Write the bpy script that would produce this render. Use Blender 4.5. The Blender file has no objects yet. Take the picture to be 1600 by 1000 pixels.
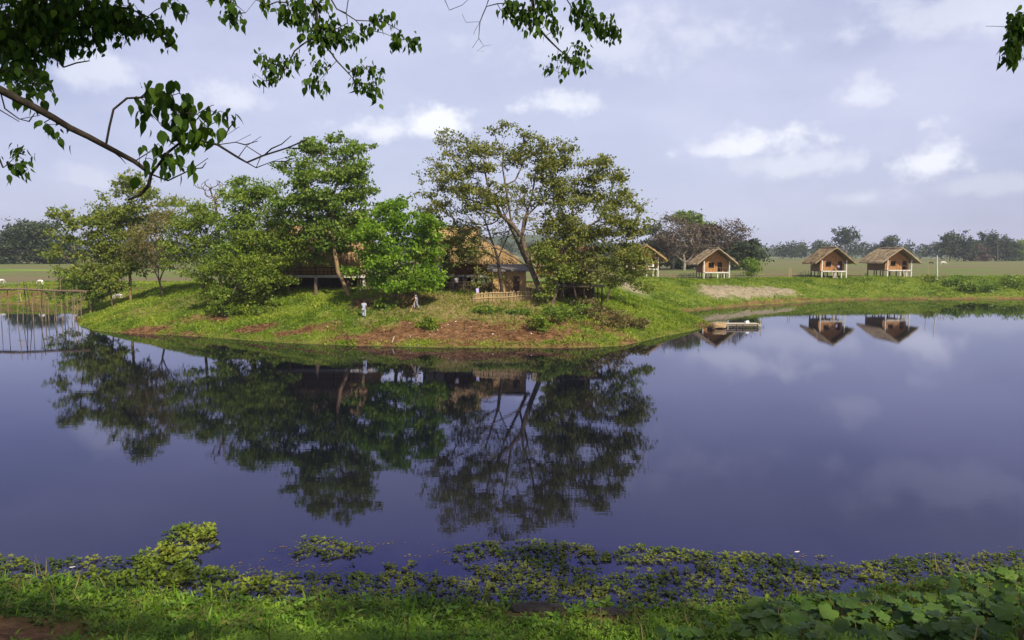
import bpy, math, random
import numpy as np
from mathutils import Vector, Matrix
R = math.radians
rng = np.random.default_rng(7)
random.seed(7)
S = bpy.context.scene
COL = S.collection

# ------------------------------------------------------------------ camera
CAM = Vector((0, 0, 8.0))
TILT = math.atan(103 / 1200)
cd = bpy.data.cameras.new('camera'); cam = bpy.data.objects.new('camera', cd); COL.objects.link(cam)
cd.sensor_width = 36; cd.lens = 27; cd.clip_start = 0.05; cd.clip_end = 9000
cam.location = CAM; cam.rotation_euler = (math.pi/2 - TILT, 0, 0)
S.camera = cam

# ------------------------------------------------------------------ exposure
S.view_settings.view_transform = 'Standard'; S.view_settings.look = 'None'
S.view_settings.exposure = 0.45; S.view_settings.gamma = 1

# ------------------------------------------------------------------ sun
SUN_AZ = R(148)      # clockwise from +Y (the view direction)
SUN_EL = R(43)
sd = Vector((math.sin(SUN_AZ)*math.cos(SUN_EL), math.cos(SUN_AZ)*math.cos(SUN_EL), math.sin(SUN_EL)))
ld = bpy.data.lights.new('sun', 'SUN'); ld.energy = 5.0; ld.angle = R(1.2); ld.color = (1, 0.89, 0.70)
so = bpy.data.objects.new('sun', ld); COL.objects.link(so)
so.rotation_euler = sd.to_track_quat('Z', 'Y').to_euler(); so.location = (60, -60, 80)

# ------------------------------------------------------------------ world
def lk(t, a, b): t.links.new(a, b)
def build_world():
    w = bpy.data.worlds.new('World'); S.world = w; w.use_nodes = True
    t = w.node_tree; t.nodes.clear(); N = t.nodes.new
    out = N('ShaderNodeOutputWorld'); bg = N('ShaderNodeBackground'); bg.inputs[1].default_value = 0.095
    lk(t, bg.outputs[0], out.inputs[0])
    sky = N('ShaderNodeTexSky'); sky.sky_type = 'NISHITA'; sky.sun_disc = False
    sky.sun_elevation = SUN_EL; sky.sun_rotation = SUN_AZ
    sky.air_density = 1.0; sky.dust_density = 1.5; sky.ozone_density = 2.0
    tc = N('ShaderNodeTexCoord'); sp = N('ShaderNodeSeparateXYZ'); lk(t, tc.outputs['Generated'], sp.inputs[0])
    def M(op, a, b=None, c=None, clamp=False):
        n = N('ShaderNodeMath'); n.operation = op; n.use_clamp = clamp
        for i, v in enumerate((a, b, c)):
            if v is None: continue
            if isinstance(v, (int, float)): n.inputs[i].default_value = v
            else: lk(t, v, n.inputs[i])
        return n.outputs[0]
    az = M('ARCTAN2', sp.outputs[0], sp.outputs[1]); el = M('ARCSINE', sp.outputs[2])
    def noise(sx, sy, sc, det, off=0.0):
        cb = N('ShaderNodeCombineXYZ'); lk(t, M('MULTIPLY', az, sx), cb.inputs[0]); lk(t, M('MULTIPLY', el, sy), cb.inputs[1])
        cb.inputs[2].default_value = off
        n = N('ShaderNodeTexNoise'); n.inputs['Scale'].default_value = sc; n.inputs['Detail'].default_value = det
        n.inputs['Roughness'].default_value = 0.6
        lk(t, cb.outputs[0], n.inputs['Vector']); return n.outputs[0]
    n1 = noise(1, 1.25, 17, 8); n2 = noise(1, 2.2, 3.4, 5, 3.0)
    # cumulus banks: (px, py, rx, ry, strength) of the photo turned into azimuth / elevation
    clouds = [(680,195,62,22,1.0),(600,205,60,20,.8),(870,165,70,18,.7),(1200,222,75,23,.85),(1110,238,55,14,.75),
              (1350,152,48,22,.5),(1455,252,58,26,.85),(1250,262,80,20,.45),(1350,310,50,14,.38),(170,115,60,26,.5),(370,158,50,20,.5),
              (1480,25,150,36,.42),(940,70,190,42,.34),(1180,262,70,16,.3),(120,280,60,14,.25),(1560,290,60,14,.25)]
    acc = None
    for px, py, rx, ry, s in clouds:
        u = (px-800)/1200; v = (500-py)/1200
        d = Vector((u, math.cos(TILT)+v*math.sin(TILT), -math.sin(TILT)+v*math.cos(TILT))).normalized()
        a0 = math.atan2(d.x, d.y); e0 = math.asin(d.z)
        dx = M('DIVIDE', M('SUBTRACT', az, a0), rx/1200*1.15); dy = M('DIVIDE', M('SUBTRACT', el, e0), ry/1200*1.45)
        # flatter below than above
        dyb = M('MULTIPLY', dy, M('ADD', M('MULTIPLY', M('LESS_THAN', dy, 0.0), 0.5), 1.0))
        r = M('SQRT', M('ADD', M('MULTIPLY', dx, dx), M('MULTIPLY', dyb, dyb)))
        val = M('ADD', M('SUBTRACT', 1.25, r), M('MULTIPLY', M('SUBTRACT', n1, 0.5), 3.4))
        mr = N('ShaderNodeMapRange'); mr.interpolation_type = 'SMOOTHSTEP'
        mr.inputs[1].default_value = 0.15; mr.inputs[2].default_value = 1.15; mr.inputs[4].default_value = s*.95
        lk(t, val, mr.inputs[0])
        acc = mr.outputs[0] if acc is None else M('MAXIMUM', acc, mr.outputs[0])
    # thin veil over the whole sky, uneven
    veil = N('ShaderNodeMapRange'); veil.interpolation_type = 'SMOOTHSTEP'
    veil.inputs[1].default_value = .3; veil.inputs[2].default_value = .75; veil.inputs[3].default_value = 0.0; veil.inputs[4].default_value = .55
    lk(t, n2, veil.inputs[0])
    def mix(f, a, b, mode='MIX'):
        m = N('ShaderNodeMix'); m.data_type = 'RGBA'; m.blend_type = mode
        if isinstance(f, float): m.inputs[0].default_value = f
        else: lk(t, f, m.inputs[0])
        for s, i in ((a, 6), (b, 7)):
            if isinstance(s, tuple): m.inputs[i].default_value = s
            else: lk(t, s, m.inputs[i])
        return m.outputs[2]
    # hazy lavender air: the physical sky dulled towards an even violet grey, paler in the veil and white in the clouds
    base = mix(0.72, sky.outputs[0], (3.65, 3.75, 5.7, 1))
    base = mix(veil.outputs[0], base, (5.8, 5.95, 7.6, 1))
    # the air is deeper blue to both sides of the view and clearest over the trees
    side = N('ShaderNodeMapRange'); side.interpolation_type = 'SMOOTHSTEP'
    side.inputs[1].default_value = .12; side.inputs[2].default_value = .75
    lk(t, M('ABSOLUTE', M('SUBTRACT', az, 0.06)), side.inputs[0])
    base = mix(side.outputs[0], mix(0.35, base, (6.1, 6.5, 7.9, 1)), base)
    fin = mix(acc, base, (8.0, 8.2, 8.8, 1))
    # unseen sky above the view: blue band added to colour the water's reflection
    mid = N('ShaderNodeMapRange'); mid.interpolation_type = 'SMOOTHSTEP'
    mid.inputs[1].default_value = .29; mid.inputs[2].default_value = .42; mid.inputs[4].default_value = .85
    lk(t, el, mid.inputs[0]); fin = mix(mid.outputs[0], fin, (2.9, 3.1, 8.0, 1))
    zen = N('ShaderNodeMapRange'); zen.interpolation_type = 'SMOOTHSTEP'  # zenith out of view, warmed to take blue out of the ambient light
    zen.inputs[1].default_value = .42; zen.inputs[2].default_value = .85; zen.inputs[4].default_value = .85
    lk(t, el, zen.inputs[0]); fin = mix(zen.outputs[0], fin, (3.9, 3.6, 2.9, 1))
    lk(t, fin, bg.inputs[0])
build_world()

# ------------------------------------------------------------------ helpers
def at(px, py, d):
    u = (px-800)/1200; v = (500-py)/1200
    D = np.array([u, math.cos(TILT)+v*math.sin(TILT), -math.sin(TILT)+v*math.cos(TILT)])
    return D*(d/D[1]) + np.array([0, 0, 8.0])
def onz(px, py, z=0.0):
    u = (px-800)/1200; v = (500-py)/1200
    D = np.array([u, math.cos(TILT)+v*math.sin(TILT), -math.sin(TILT)+v*math.cos(TILT)])
    return D*((z-8.0)/D[2]) + np.array([0, 0, 8.0])
def tag(o, label=None, cat=None, group=None, kind=None):
    if label: o['label'] = label
    if cat: o['category'] = cat
    if group: o['group'] = group
    if kind: o['kind'] = kind
    return o
def empty(name, loc=(0, 0, 0), rz=0):
    o = bpy.data.objects.new(name, None); COL.objects.link(o); o.location = loc; o.rotation_euler = (0, 0, rz)
    o.empty_display_size = .3
    return o
def mesh_obj(name, V, F, mat, parent=None, attrs=None, smooth=False, world=False):
    """V (n,3) array, F (m,k) array or list; world=True: V in world coordinates, made local to the parent"""
    V = np.asarray(V, dtype=np.float64)
    if parent is not None and world:
        V = V - np.array(parent.location)[None]
    me = bpy.data.meshes.new(name)
    if isinstance(F, np.ndarray):
        k = F.shape[1]; m = len(F)
        me.vertices.add(len(V)); me.vertices.foreach_set('co', V.astype(np.float32).ravel())
        me.loops.add(m*k); me.loops.foreach_set('vertex_index', F.astype(np.int32).ravel())
        me.polygons.add(m); me.polygons.foreach_set('loop_start', np.arange(0, m*k, k, dtype=np.int32))
        me.update(calc_edges=True)
    else:
        me.from_pydata([tuple(v) for v in V], [], [tuple(f) for f in F])
    if attrs:
        for n, (dom, arr) in attrs.items():
            a = me.attributes.new(n, 'FLOAT', dom); a.data.foreach_set('value', np.asarray(arr, dtype=np.float32))
    if smooth: me.polygons.foreach_set('use_smooth', np.ones(len(me.polygons), dtype=bool))
    mats = mat if isinstance(mat, (list, tuple)) else [mat]
    for m_ in mats: me.materials.append(m_)
    o = bpy.data.objects.new(name, me); COL.objects.link(o)
    if parent is not None: o.parent = parent
    return o
class MB:
    """collects simple solids for one mesh"""
    def __init__(s): s.V = []; s.F = []
    def add(s, V, F):
        b = len(s.V); s.V += [tuple(v) for v in V]; s.F += [tuple(i+b for i in f) for f in F]
    def box(s, c, d, rz=0, rx=0, ry=0):
        M_ = Matrix.Rotation(rz, 3, 'Z') @ Matrix.Rotation(ry, 3, 'Y') @ Matrix.Rotation(rx, 3, 'X')
        V = []
        for x in (-.5, .5):
            for y in (-.5, .5):
                for z in (-.5, .5):
                    V.append(Vector(c) + M_ @ Vector((x*d[0], y*d[1], z*d[2])))
        s.add(V, [(0,1,3,2),(4,6,7,5),(0,4,5,1),(2,3,7,6),(0,2,6,4),(1,5,7,3)])
    def tube(s, pts, r, n=7, cap=True):
        pts = [Vector(p) for p in pts]
        rr = r if isinstance(r, (list, tuple)) else [r]*len(pts)
        V = []; F = []
        for i, p in enumerate(pts):
            d = (pts[min(i+1, len(pts)-1)] - pts[max(i-1, 0)]).normalized()
            a = d.orthogonal().normalized() if i == 0 else (a - d*a.dot(d)).normalized()
            b = d.cross(a)
            for k in range(n):
                t = 2*math.pi*k/n; V.append(p + (a*math.cos(t) + b*math.sin(t))*rr[i])
        for i in range(len(pts)-1):
            for k in range(n):
                F.append((i*n+k, i*n+(k+1) % n, (i+1)*n+(k+1) % n, (i+1)*n+k))
        if cap:
            F.append(tuple(range(n-1, -1, -1))); F.append(tuple((len(pts)-1)*n+k for k in range(n)))
        s.add(V, F)
    def build(s, name, mat, parent=None, smooth=False, world=False):
        return mesh_obj(name, np.array([tuple(v) for v in s.V]), s.F, mat, parent, smooth=smooth, world=world)

def hash2(ix, iy, s):
    h = np.sin(ix*127.1 + iy*311.7 + s*74.7)*43758.5453
    return h - np.floor(h)
def vnoise(x, y, s=0):
    ix = np.floor(x); iy = np.floor(y); fx = x-ix; fy = y-iy
    fx = fx*fx*(3-2*fx); fy = fy*fy*(3-2*fy)
    a = hash2(ix, iy, s); b = hash2(ix+1, iy, s); c = hash2(ix, iy+1, s); d = hash2(ix+1, iy+1, s)
    return (a*(1-fx)+b*fx)*(1-fy) + (c*(1-fx)+d*fx)*fy
def fbm(x, y, s=0, o=4):
    r = 0; a = .5; t = 0
    for i in range(o):
        r = r + a*vnoise(x, y, s+i*13); t += a; a *= .5; x = x*2.03; y = y*2.03
    return r/t
def sstep(a, b, x):
    t = np.clip((x-a)/(b-a), 0, 1); return t*t*(3-2*t)

# ------------------------------------------------------------------ materials
def pmat(name, col, rough=.8, spec=.3):
    m = bpy.data.materials.new(name); m.use_nodes = True; t = m.node_tree
    b = t.nodes['Principled BSDF']; b.inputs['Roughness'].default_value = rough
    b.inputs['Specular IOR Level'].default_value = spec; b.inputs['Base Color'].default_value = (*col, 1)
    return m, t, b
def nmat(name, c1, c2, scale=4, stretch=(1, 1, 1), rough=.85, bump=.3, spec=.2, c3=None, detail=6, bdist=.03):
    m, t, b = pmat(name, c1, rough, spec)
    N = t.nodes.new
    tc = N('ShaderNodeTexCoord'); mp = N('ShaderNodeMapping'); mp.inputs['Scale'].default_value = stretch
    lk(t, tc.outputs['Object'], mp.inputs[0])
    n = N('ShaderNodeTexNoise'); n.inputs['Scale'].default_value = scale; n.inputs['Detail'].default_value = detail
    n.inputs['Roughness'].default_value = .65
    lk(t, mp.outputs[0], n.inputs['Vector'])
    cr = N('ShaderNodeValToRGB'); e = cr.color_ramp.elements
    e[0].position = .32; e[0].color = (*c1, 1); e[1].position = .68; e[1].color = (*c2, 1)
    if c3: x = e.new(.5); x.color = (*c3, 1)
    lk(t, n.outputs[0], cr.inputs[0]); lk(t, cr.outputs[0], b.inputs['Base Color'])
    bp = N('ShaderNodeBump'); bp.inputs['Strength'].default_value = bump; bp.inputs['Distance'].default_value = bdist
    lk(t, n.outputs[0], bp.inputs['Height']); lk(t, bp.outputs[0], b.inputs['Normal'])
    return m
def leafmat(name, cols, trans=.3, rough=.5, spec=.25):
    """cols: list of colours picked leaf by leaf from the 'rnd' attribute"""
    m = bpy.data.materials.new(name); m.use_nodes = True; t = m.node_tree; t.nodes.clear(); N = t.nodes.new
    out = N('ShaderNodeOutputMaterial'); b = N('ShaderNodeBsdfPrincipled'); tr = N('ShaderNodeBsdfTranslucent'); mx = N('ShaderNodeMixShader')
    a = N('ShaderNodeAttribute'); a.attribute_name = 'rnd'
    cr = N('ShaderNodeValToRGB'); e = cr.color_ramp.elements
    n = len(cols)
    e[0].position = 0; e[0].color = (*cols[0], 1); e[1].position = 1; e[1].color = (*cols[-1], 1)
    for i in range(1, n-1): x = e.new(i/(n-1)); x.color = (*cols[i], 1)
    lk(t, a.outputs['Fac'], cr.inputs[0])
    lk(t, cr.outputs[0], b.inputs['Base Color']); b.inputs['Roughness'].default_value = rough
    b.inputs['Specular IOR Level'].default_value = spec
    mm = N('ShaderNodeMix'); mm.data_type = 'RGBA'; mm.blend_type = 'MULTIPLY'; mm.inputs[0].default_value = 1
    mm.inputs[7].default_value = (1.5, 1.55, .55, 1); lk(t, cr.outputs[0], mm.inputs[6]); lk(t, mm.outputs[2], tr.inputs[0])
    mx.inputs[0].default_value = trans
    lk(t, b.outputs[0], mx.inputs[1]); lk(t, tr.outputs[0], mx.inputs[2]); lk(t, mx.outputs[0], out.inputs[0])
    return m
MT = {}
MT['bark'] = nmat('bark', (.075, .055, .038), (.17, .13, .09), 3, (4, 4, 1), bump=.8)
MT['bark_dark'] = nmat('bark_dark', (.022, .017, .013), (.060, .047, .037), 14, (2, 2, 1), bump=.9)
MT['bark_pale'] = nmat('bark_pale', (.20, .17, .13), (.36, .31, .25), 3, (4, 4, 1), bump=.6)
MT['bark_gold'] = nmat('bark_gold', (.17, .11, .055), (.33, .23, .12), 3, (4, 4, 1), bump=.6)
MT['thatch'] = nmat('thatch', (.15, .115, .07), (.46, .375, .25), 5, (3, 3, 1), bump=.9, c3=(.31, .245, .155), bdist=.08)
MT['thatch_worn'] = nmat('thatch_worn', (.13, .095, .055), (.40, .31, .19), 3, (3, 3, 1), bump=.9, c3=(.27, .20, .12), bdist=.08)
MT['thatch_gold'] = nmat('thatch_gold', (.20, .13, .06), (.50, .36, .18), 5, (3, 1, 1), bump=.9, c3=(.36, .245, .115), bdist=.08)
MT['thatch_old'] = nmat('thatch_old', (.17, .10, .055), (.46, .30, .16), 4, (3, 1, 1), bump=.9, c3=(.31, .195, .10), bdist=.08)
MT['cane'] = nmat('cane_wall', (.075, .042, .020), (.29, .165, .075), 1.2, (6, 6, 1.2), bump=.5, c3=(.44, .21, .065))
MT['cane_grey'] = nmat('cane_wall_grey', (.15, .095, .055), (.33, .22, .13), 6, (6, 6, 1), bump=.5)
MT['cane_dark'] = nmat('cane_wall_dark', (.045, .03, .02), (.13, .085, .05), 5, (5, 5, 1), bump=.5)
MT['mat_wall'] = nmat('mat_wall', (.28, .17, .07), (.55, .37, .17), 7, (1, 1, 3), bump=.5)
MT['white'] = nmat('white_paint', (.40, .385, .34), (.66, .65, .60), 3, bump=.1, rough=.7)
MT['wood'] = nmat('weathered_wood', (.10, .075, .05), (.24, .19, .14), 6, (4, 4, 1), bump=.4)
MT['wood_dark'] = nmat('dark_wood', (.03, .022, .016), (.08, .06, .045), 6, (4, 4, 1), bump=.4)
MT['bamboo'] = nmat('bamboo', (.28, .19, .09), (.52, .39, .21), 5, (5, 5, 1), bump=.3, rough=.6)
MT['bamboo_dry'] = nmat('bamboo_dry', (.14, .10, .065), (.30, .23, .15), 5, (5, 5, 1), bump=.3, rough=.7)
MT['bamboo_pale'] = nmat('bamboo_pale', (.28, .24, .17), (.50, .45, .36), 5, (5, 5, 1), bump=.3, rough=.6)
MT['dark'] = pmat('dark_opening', (.012, .010, .009), .9)[0]
MT['tin'] = nmat('tin_roof', (.16, .16, .17), (.36, .37, .40), 2, (1, 6, 1), rough=.5, bump=.3, spec=.5)
MT['grey_roof'] = nmat('old_board_roof', (.09, .08, .075), (.24, .22, .21), 4, (1, 5, 1), bump=.6)
MT['skin'] = nmat('skin', (.17, .085, .05), (.22, .115, .07), 5, bump=.05)
MT['hair'] = pmat('hair', (.012, .010, .009), .6)[0]
MT['cloth_white'] = nmat('cloth_white', (.66, .67, .72), (.78, .78, .82), 6, bump=.2)
MT['cloth_shirt'] = nmat('cloth_shirt', (.30, .33, .42), (.44, .47, .56), 6, bump=.2)
MT['cloth_blue'] = nmat('cloth_pale_blue', (.28, .32, .44), (.42, .46, .56), 6, bump=.2)
MT['cloth_grey'] = nmat('cloth_grey', (.20, .19, .24), (.30, .29, .34), 6, bump=.2)
MT['cloth_dark'] = nmat('cloth_dark', (.02, .025, .04), (.05, .055, .08), 6, bump=.2)
MT['cloth_violet'] = nmat('cloth_violet', (.40, .36, .66), (.52, .48, .78), 6, bump=.2)
MT['orange'] = nmat('umbrella_orange', (.62, .27, .03), (.78, .40, .06), 4, bump=.1, rough=.7)
MT['cow_white'] = nmat('cow_white', (.62, .58, .52), (.78, .75, .70), 4, bump=.1)
MT['cow_black'] = nmat('cow_black', (.02, .018, .016), (.05, .045, .04), 4, bump=.1)
MT['stone'] = nmat('stone', (.022, .018, .014), (.065, .055, .045), 5, bump=.8)
MT['litter'] = nmat('pale_litter', (.55, .54, .50), (.80, .78, .74), 5, bump=.1)
# leaf palettes
LM = {
 'mid':    leafmat('leaf_mid_green', [(0.053,0.100,0.014),(0.098,0.168,0.023),(0.152,0.234,0.033),(0.230,0.283,0.041)], .33),
 'deep':   leafmat('leaf_deep_green', [(0.048,0.092,0.014),(0.099,0.161,0.022),(0.151,0.232,0.027),(0.244,0.283,0.034)], .30),
 'light':  leafmat('leaf_yellow_green', [(0.071,0.108,0.018),(0.128,0.174,0.028),(0.192,0.234,0.037),(0.269,0.281,0.054)], .35),
 'bright': leafmat('leaf_bright_green', [(0.075,0.155,0.012),(0.111,0.217,0.014),(0.169,0.281,0.020),(0.254,0.365,0.024)], .38),
 'olive':  leafmat('leaf_olive', [(0.067,0.085,0.019),(0.124,0.151,0.028),(0.186,0.209,0.040),(0.265,0.232,0.052)], .30),
 'brown':  leafmat('leaf_brownish', [(0.085,0.078,0.030),(0.132,0.116,0.043),(0.186,0.155,0.056),(0.233,0.171,0.067)], .30),
 'russet': leafmat('leaf_grey_russet', [(0.045,0.038,0.029),(0.075,0.058,0.041),(0.110,0.080,0.054),(0.120,0.100,0.063)], .2),
 'vine':   leafmat('leaf_vine', [(0.071,0.113,0.009),(0.115,0.177,0.018),(0.171,0.234,0.025),(0.232,0.268,0.029)], .35),
 'far':    leafmat('leaf_far_wood', [(0.020,0.035,0.014),(0.032,0.054,0.018),(0.049,0.073,0.024),(0.066,0.079,0.030)], .2),
 'over':   leafmat('leaf_overhang', [(0.022,0.049,0.009),(0.034,0.075,0.011),(0.055,0.110,0.014),(0.103,0.166,0.015)], .38, rough=.6, spec=.10),
 'weed':   leafmat('leaf_water_weed', [(0.031,0.060,0.011),(0.065,0.098,0.017),(0.115,0.145,0.023),(0.160,0.178,0.035)], .25),
 'weed2':  leafmat('leaf_yellow_scum', [(0.104,0.096,0.022),(0.160,0.144,0.032),(0.208,0.176,0.043),(0.192,0.112,0.036)], .1),
 'fore':   leafmat('leaf_foreground_grass', [(0.052,0.113,0.012),(0.089,0.189,0.018),(0.142,0.264,0.025),(0.211,0.330,0.035)], .35),
 'broad':  leafmat('leaf_broad', [(0.038,0.089,0.015),(0.056,0.119,0.019),(0.078,0.148,0.023),(0.110,0.179,0.030)], .3, rough=.5),
 'bank':   leafmat('leaf_bank_grass', [(0.077,0.131,0.010),(0.130,0.199,0.014),(0.183,0.254,0.020),(0.240,0.284,0.032)], .3),
 'dry':    leafmat('leaf_dry_grass', [(.07,.10,.02),(.13,.12,.04),(.21,.17,.07),(.30,.25,.11)], .2),
 'litter': leafmat('leaf_dead', [(0.049,0.022,0.010),(0.084,0.038,0.016),(0.140,0.077,0.032),(0.210,0.140,0.069)], .1),
}

# ------------------------------------------------------------------ terrain
far_px = [(0,475),(60,476),(108,479),(122,488),(118,500),(124,508),(150,517),(200,521),(260,523),(330,527),(380,531),(430,535),(500,538),
          (560,540),(640,542),(720,543),(800,543.5),(870,543.5),(930,542.5),(975,540),(1005,533),(1035,526),(1065,520),(1095,514),(1108,508),(1098,500),
          (1080,494),(1062,488),(1090,485),(1130,481),(1180,477),(1240,472.5),(1320,469),(1400,468),(1500,467.5),(1600,467)]
far_line = [(-1600, 150), (-300, 132)] + [tuple(onz(x, y)[:2]) for x, y in far_px] + [(180, 138), (400, 150), (1600, 170)]
near_px = [(-300,890),(-100,900),(0,912),(110,905),(230,925),(330,935),(420,938),(520,935),(640,935),(760,945),(900,948),(1020,948),(1120,946),(1230,940),(1330,925),(1400,915),(1480,905),(1560,900),(1600,898),(1750,895),(1900,890)]
near_line = [(-1600, 40), (-60, 30)] + [tuple(onz(x, y)[:2]) for x, y in near_px] + [(60, 30), (1600, 40)]
def seg_dist(X, Y, line):
    D = np.full(X.shape, 1e9)
    for (x0, y0), (x1, y1) in zip(line[:-1], line[1:]):
        dx, dy = x1-x0, y1-y0; L = dx*dx+dy*dy
        t = np.clip(((X-x0)*dx+(Y-y0)*dy)/L, 0, 1)
        D = np.minimum(D, np.hypot(X-x0-t*dx, Y-y0-t*dy))
    return D
def inside(X, Y, poly):
    r = np.zeros(X.shape, bool); n = len(poly)
    for i in range(n):
        x0, y0 = poly[i]; x1, y1 = poly[(i+1) % n]
        if y0 == y1: continue
        c = ((y0 > Y) != (y1 > Y)) & (X < (x1-x0)*(Y-y0)/(y1-y0)+x0)
        r ^= c
    return r
far_poly = far_line + [(1600, 4000), (-1600, 4000)]
near_poly = near_line + [(1600, -900), (-1600, -900)]
MOUND = [(32.0, 122.0), (46.5, 131.0)]
def terrain(X, Y):
    X = np.asarray(X, float); Y = np.asarray(Y, float)
    wob = (fbm(X*.35, Y*.35, 5, 3)-.5)*1.6
    df = seg_dist(X, Y, far_line); inf = inside(X, Y, far_poly)
    dn = seg_dist(X, Y, near_line); inn = inside(X, Y, near_poly)
    cap = 4.1 + (fbm(X*.05, Y*.05, 9, 3)-.5)*.5
    cap = cap - .55*sstep(20, 34, X)*sstep(108, 118, Y)
    left = sstep(-44, -54, X)*sstep(98, 112, Y)
    cap = cap*(1-left) + left*np.clip(1.9+(Y-130)*.035, 1.2, 4.2)
    d2 = np.clip(df+wob*sstep(1, 4, df), 0, None)
    s = .335*d2
    k = .9; h = np.clip(.5+.5*(cap-s)/k, 0, 1); hf = cap*(1-h)+s*h - k*h*(1-h)
    hf = np.where(df < 3, np.minimum(hf, s), hf)
    hf = hf + (fbm(X*.9, Y*.9, 3, 3)-.5)*.35*sstep(.5, 3, df)*sstep(60, 14, df)
    # low mound of sandy spoil on the right bank
    e = seg_dist(X, Y, MOUND)/4.0
    hf = hf + .55*np.exp(-e*e*1.2)
    sn = np.where(dn < 3, .13*dn, .39+.41*(dn-3)); hn = np.minimum(sn, 6.3 + (fbm(X*.1, Y*.1, 2, 2)-.5)*.4)
    hn = hn + (fbm(X*.8, Y*.8, 4, 4)-.5)*.5*sstep(.3, 3.5, dn)
    under = -np.minimum(.28*np.minimum(df, dn), 1.6)
    return np.where(inf, hf, np.where(inn, hn, under)), df, inf, dn, inn
def gz(x, y): return float(terrain(np.array([x]), np.array([y]))[0][0])
def axis(breaks):
    out = []
    for (a, b, st) in breaks:
        out.append(np.arange(a, b, st))
    return np.concatenate(out+[[breaks[-1][1]]])
def build_terrain():
    gx = axis([(-1500, -400, 60), (-400, -130, 10), (-130, 130, .55), (130, 400, 10), (400, 1500, 60)])
    gy = axis([(-80, 6, 4), (6, 30, .5), (30, 60, 2), (60, 100, .5), (100, 165, .75), (165, 300, 6), (300, 1500, 40)])
    X, Y = np.meshgrid(gx, gy); Z, df, inf, dn, inn = terrain(X, Y)
    nx, ny = len(gx), len(gy)
    V = np.stack([X.ravel(), Y.ravel(), Z.ravel()], 1)
    i = np.arange(nx*ny).reshape(ny, nx)
    F = np.stack([i[:-1, :-1].ravel(), i[:-1, 1:].ravel(), i[1:, 1:].ravel(), i[1:, :-1].ravel()], 1)
    dry, soil, sand, field = soil_maps(X, Y, Z, df, inf, dn, inn)
    return mesh_obj('ground', V, F, ground_mat(), None,
        {'dry': ('POINT', dry.ravel()), 'soil': ('POINT', soil.ravel()), 'sand': ('POINT', sand.ravel()), 'field': ('POINT', field.ravel())}, smooth=True)
def topx(X, Y, Z):
    """photo column / row of a ground point, used only to look up where the photographed soil patches lie"""
    yc = Y*math.cos(TILT) - (Z-8)*math.sin(TILT); zc = Y*math.sin(TILT) + (Z-8)*math.cos(TILT)
    yc = np.maximum(yc, .1)
    return 800+1200*X/yc, 500-1200*zc/yc
_GA = {}
def ground_at(px, py, d0=66, d1=84):
    # where the sight line through this photo point meets the ground
    k = (px, py, d0, d1)
    if k not in _GA:
        ds = np.arange(d0, d1, .1); P = np.array([at(px, py, d) for d in ds]); Z = terrain(P[:, 0], P[:, 1])[0]
        below = np.nonzero(P[:, 2] <= Z)[0]; i = below[0] if len(below) else int(np.argmin(np.abs(P[:, 2]-Z)))
        _GA[k] = (float(P[i, 0]), float(P[i, 1]), float(Z[i]))
    return _GA[k]
def soil_maps(X, Y, Z, df, inf, dn, inn):
    n1 = fbm(X*.25, Y*.25, 21, 4); n2 = fbm(X*.9, Y*.9, 31, 4)
    def patch(px, py, z, rx, ry):
        c = ground_at(px, py, 60, 135); e = np.sqrt(((X-c[0])/rx)**2+((Y-c[1])/ry)**2)
        return sstep(1.25, .55, e+(n2-.5)*1.2)
    isl = inf & (Y < 105)
    # dry worn slope under the huts, leaf litter towards the water, bare ground on top
    dry = np.maximum.reduce([patch(735,480,3.,11,4.5), patch(655,470,3.2,6,4), patch(600,470,3.3,3.5,3.2), patch(250,480,2.4,7,3.0)*.6, patch(820,490,2,4,3)])
    soil = np.maximum.reduce([patch(690,516,1,10,2.3), patch(400,512,1,2.5,1.4), patch(505,512,1,2.5,1.3)*.8, patch(835,520,1,5,1.6), patch(590,470,3,2.5,2.5)*.9, patch(300,498,1,3,1.2)*.7, patch(790,522,.8,6,1.6), patch(640,512,1.3,4,1.4), patch(215,518,.4,4,1.2), patch(575,525,.7,3.5,.9),
                              patch(905,505,1.4,6,1.6)*.8, patch(950,490,2,3,1.5), patch(460,520,.8,3,1.), patch(350,495,1.6,1.5,2), patch(625,462,3.8,4,2)*.8])
    edge = sstep(1.6, .2, df+(n2-.5)*1.6)*inf
    edge = edge*np.where(Y > 105, 1.0, .45+.55*sstep(.45, .6, n1))
    soil = np.maximum(soil, edge*.95)
    top = isl*sstep(12.5, 15, df)*sstep(24, 20, df)*(X > -32)*(X < 16)
    dry = np.maximum(dry, top*.55)
    sand = sstep(1.25, .7, seg_dist(X, Y, MOUND)/3.1+(n2-.5)*1.3)*.9*inf*sstep(1.0, 2.5, df)
    sand = np.maximum(sand, top*.5)
    sand = np.maximum(sand, patch(985,447,4.1,2.5,4)*.9)
    # left bank over the channel: bare earth
    soil = np.maximum(soil, (X < -50)*(Y > 105)*(Y < 140)*inf*sstep(.42, .56, n1)*.8)
    # mud on the near shore, lower left
    c = (-10.6, 13.6); e = np.sqrt(((X-c[0])/2.6)**2+((Y-c[1])/2.2)**2)
    soil = np.maximum(soil, sstep(1.3, .7, e+(n2-.5)*.8)*inn)
    for px, py in ((840, 944), (955, 950)):
        c = onz(px, py, .3); e = np.sqrt(((X-c[0])/.8)**2+((Y-c[1])/.4)**2); soil = np.maximum(soil, sstep(1.2, .7, e)*inn)
    field = inf*sstep(14, 22, df+(n1-.5)*6)*sstep(96, 110, Y + 30*((X > -30) & (X < 40)))
    soil = np.where(inn, soil*1.0, soil)
    return dry, soil, sand, field.astype(float)
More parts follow.
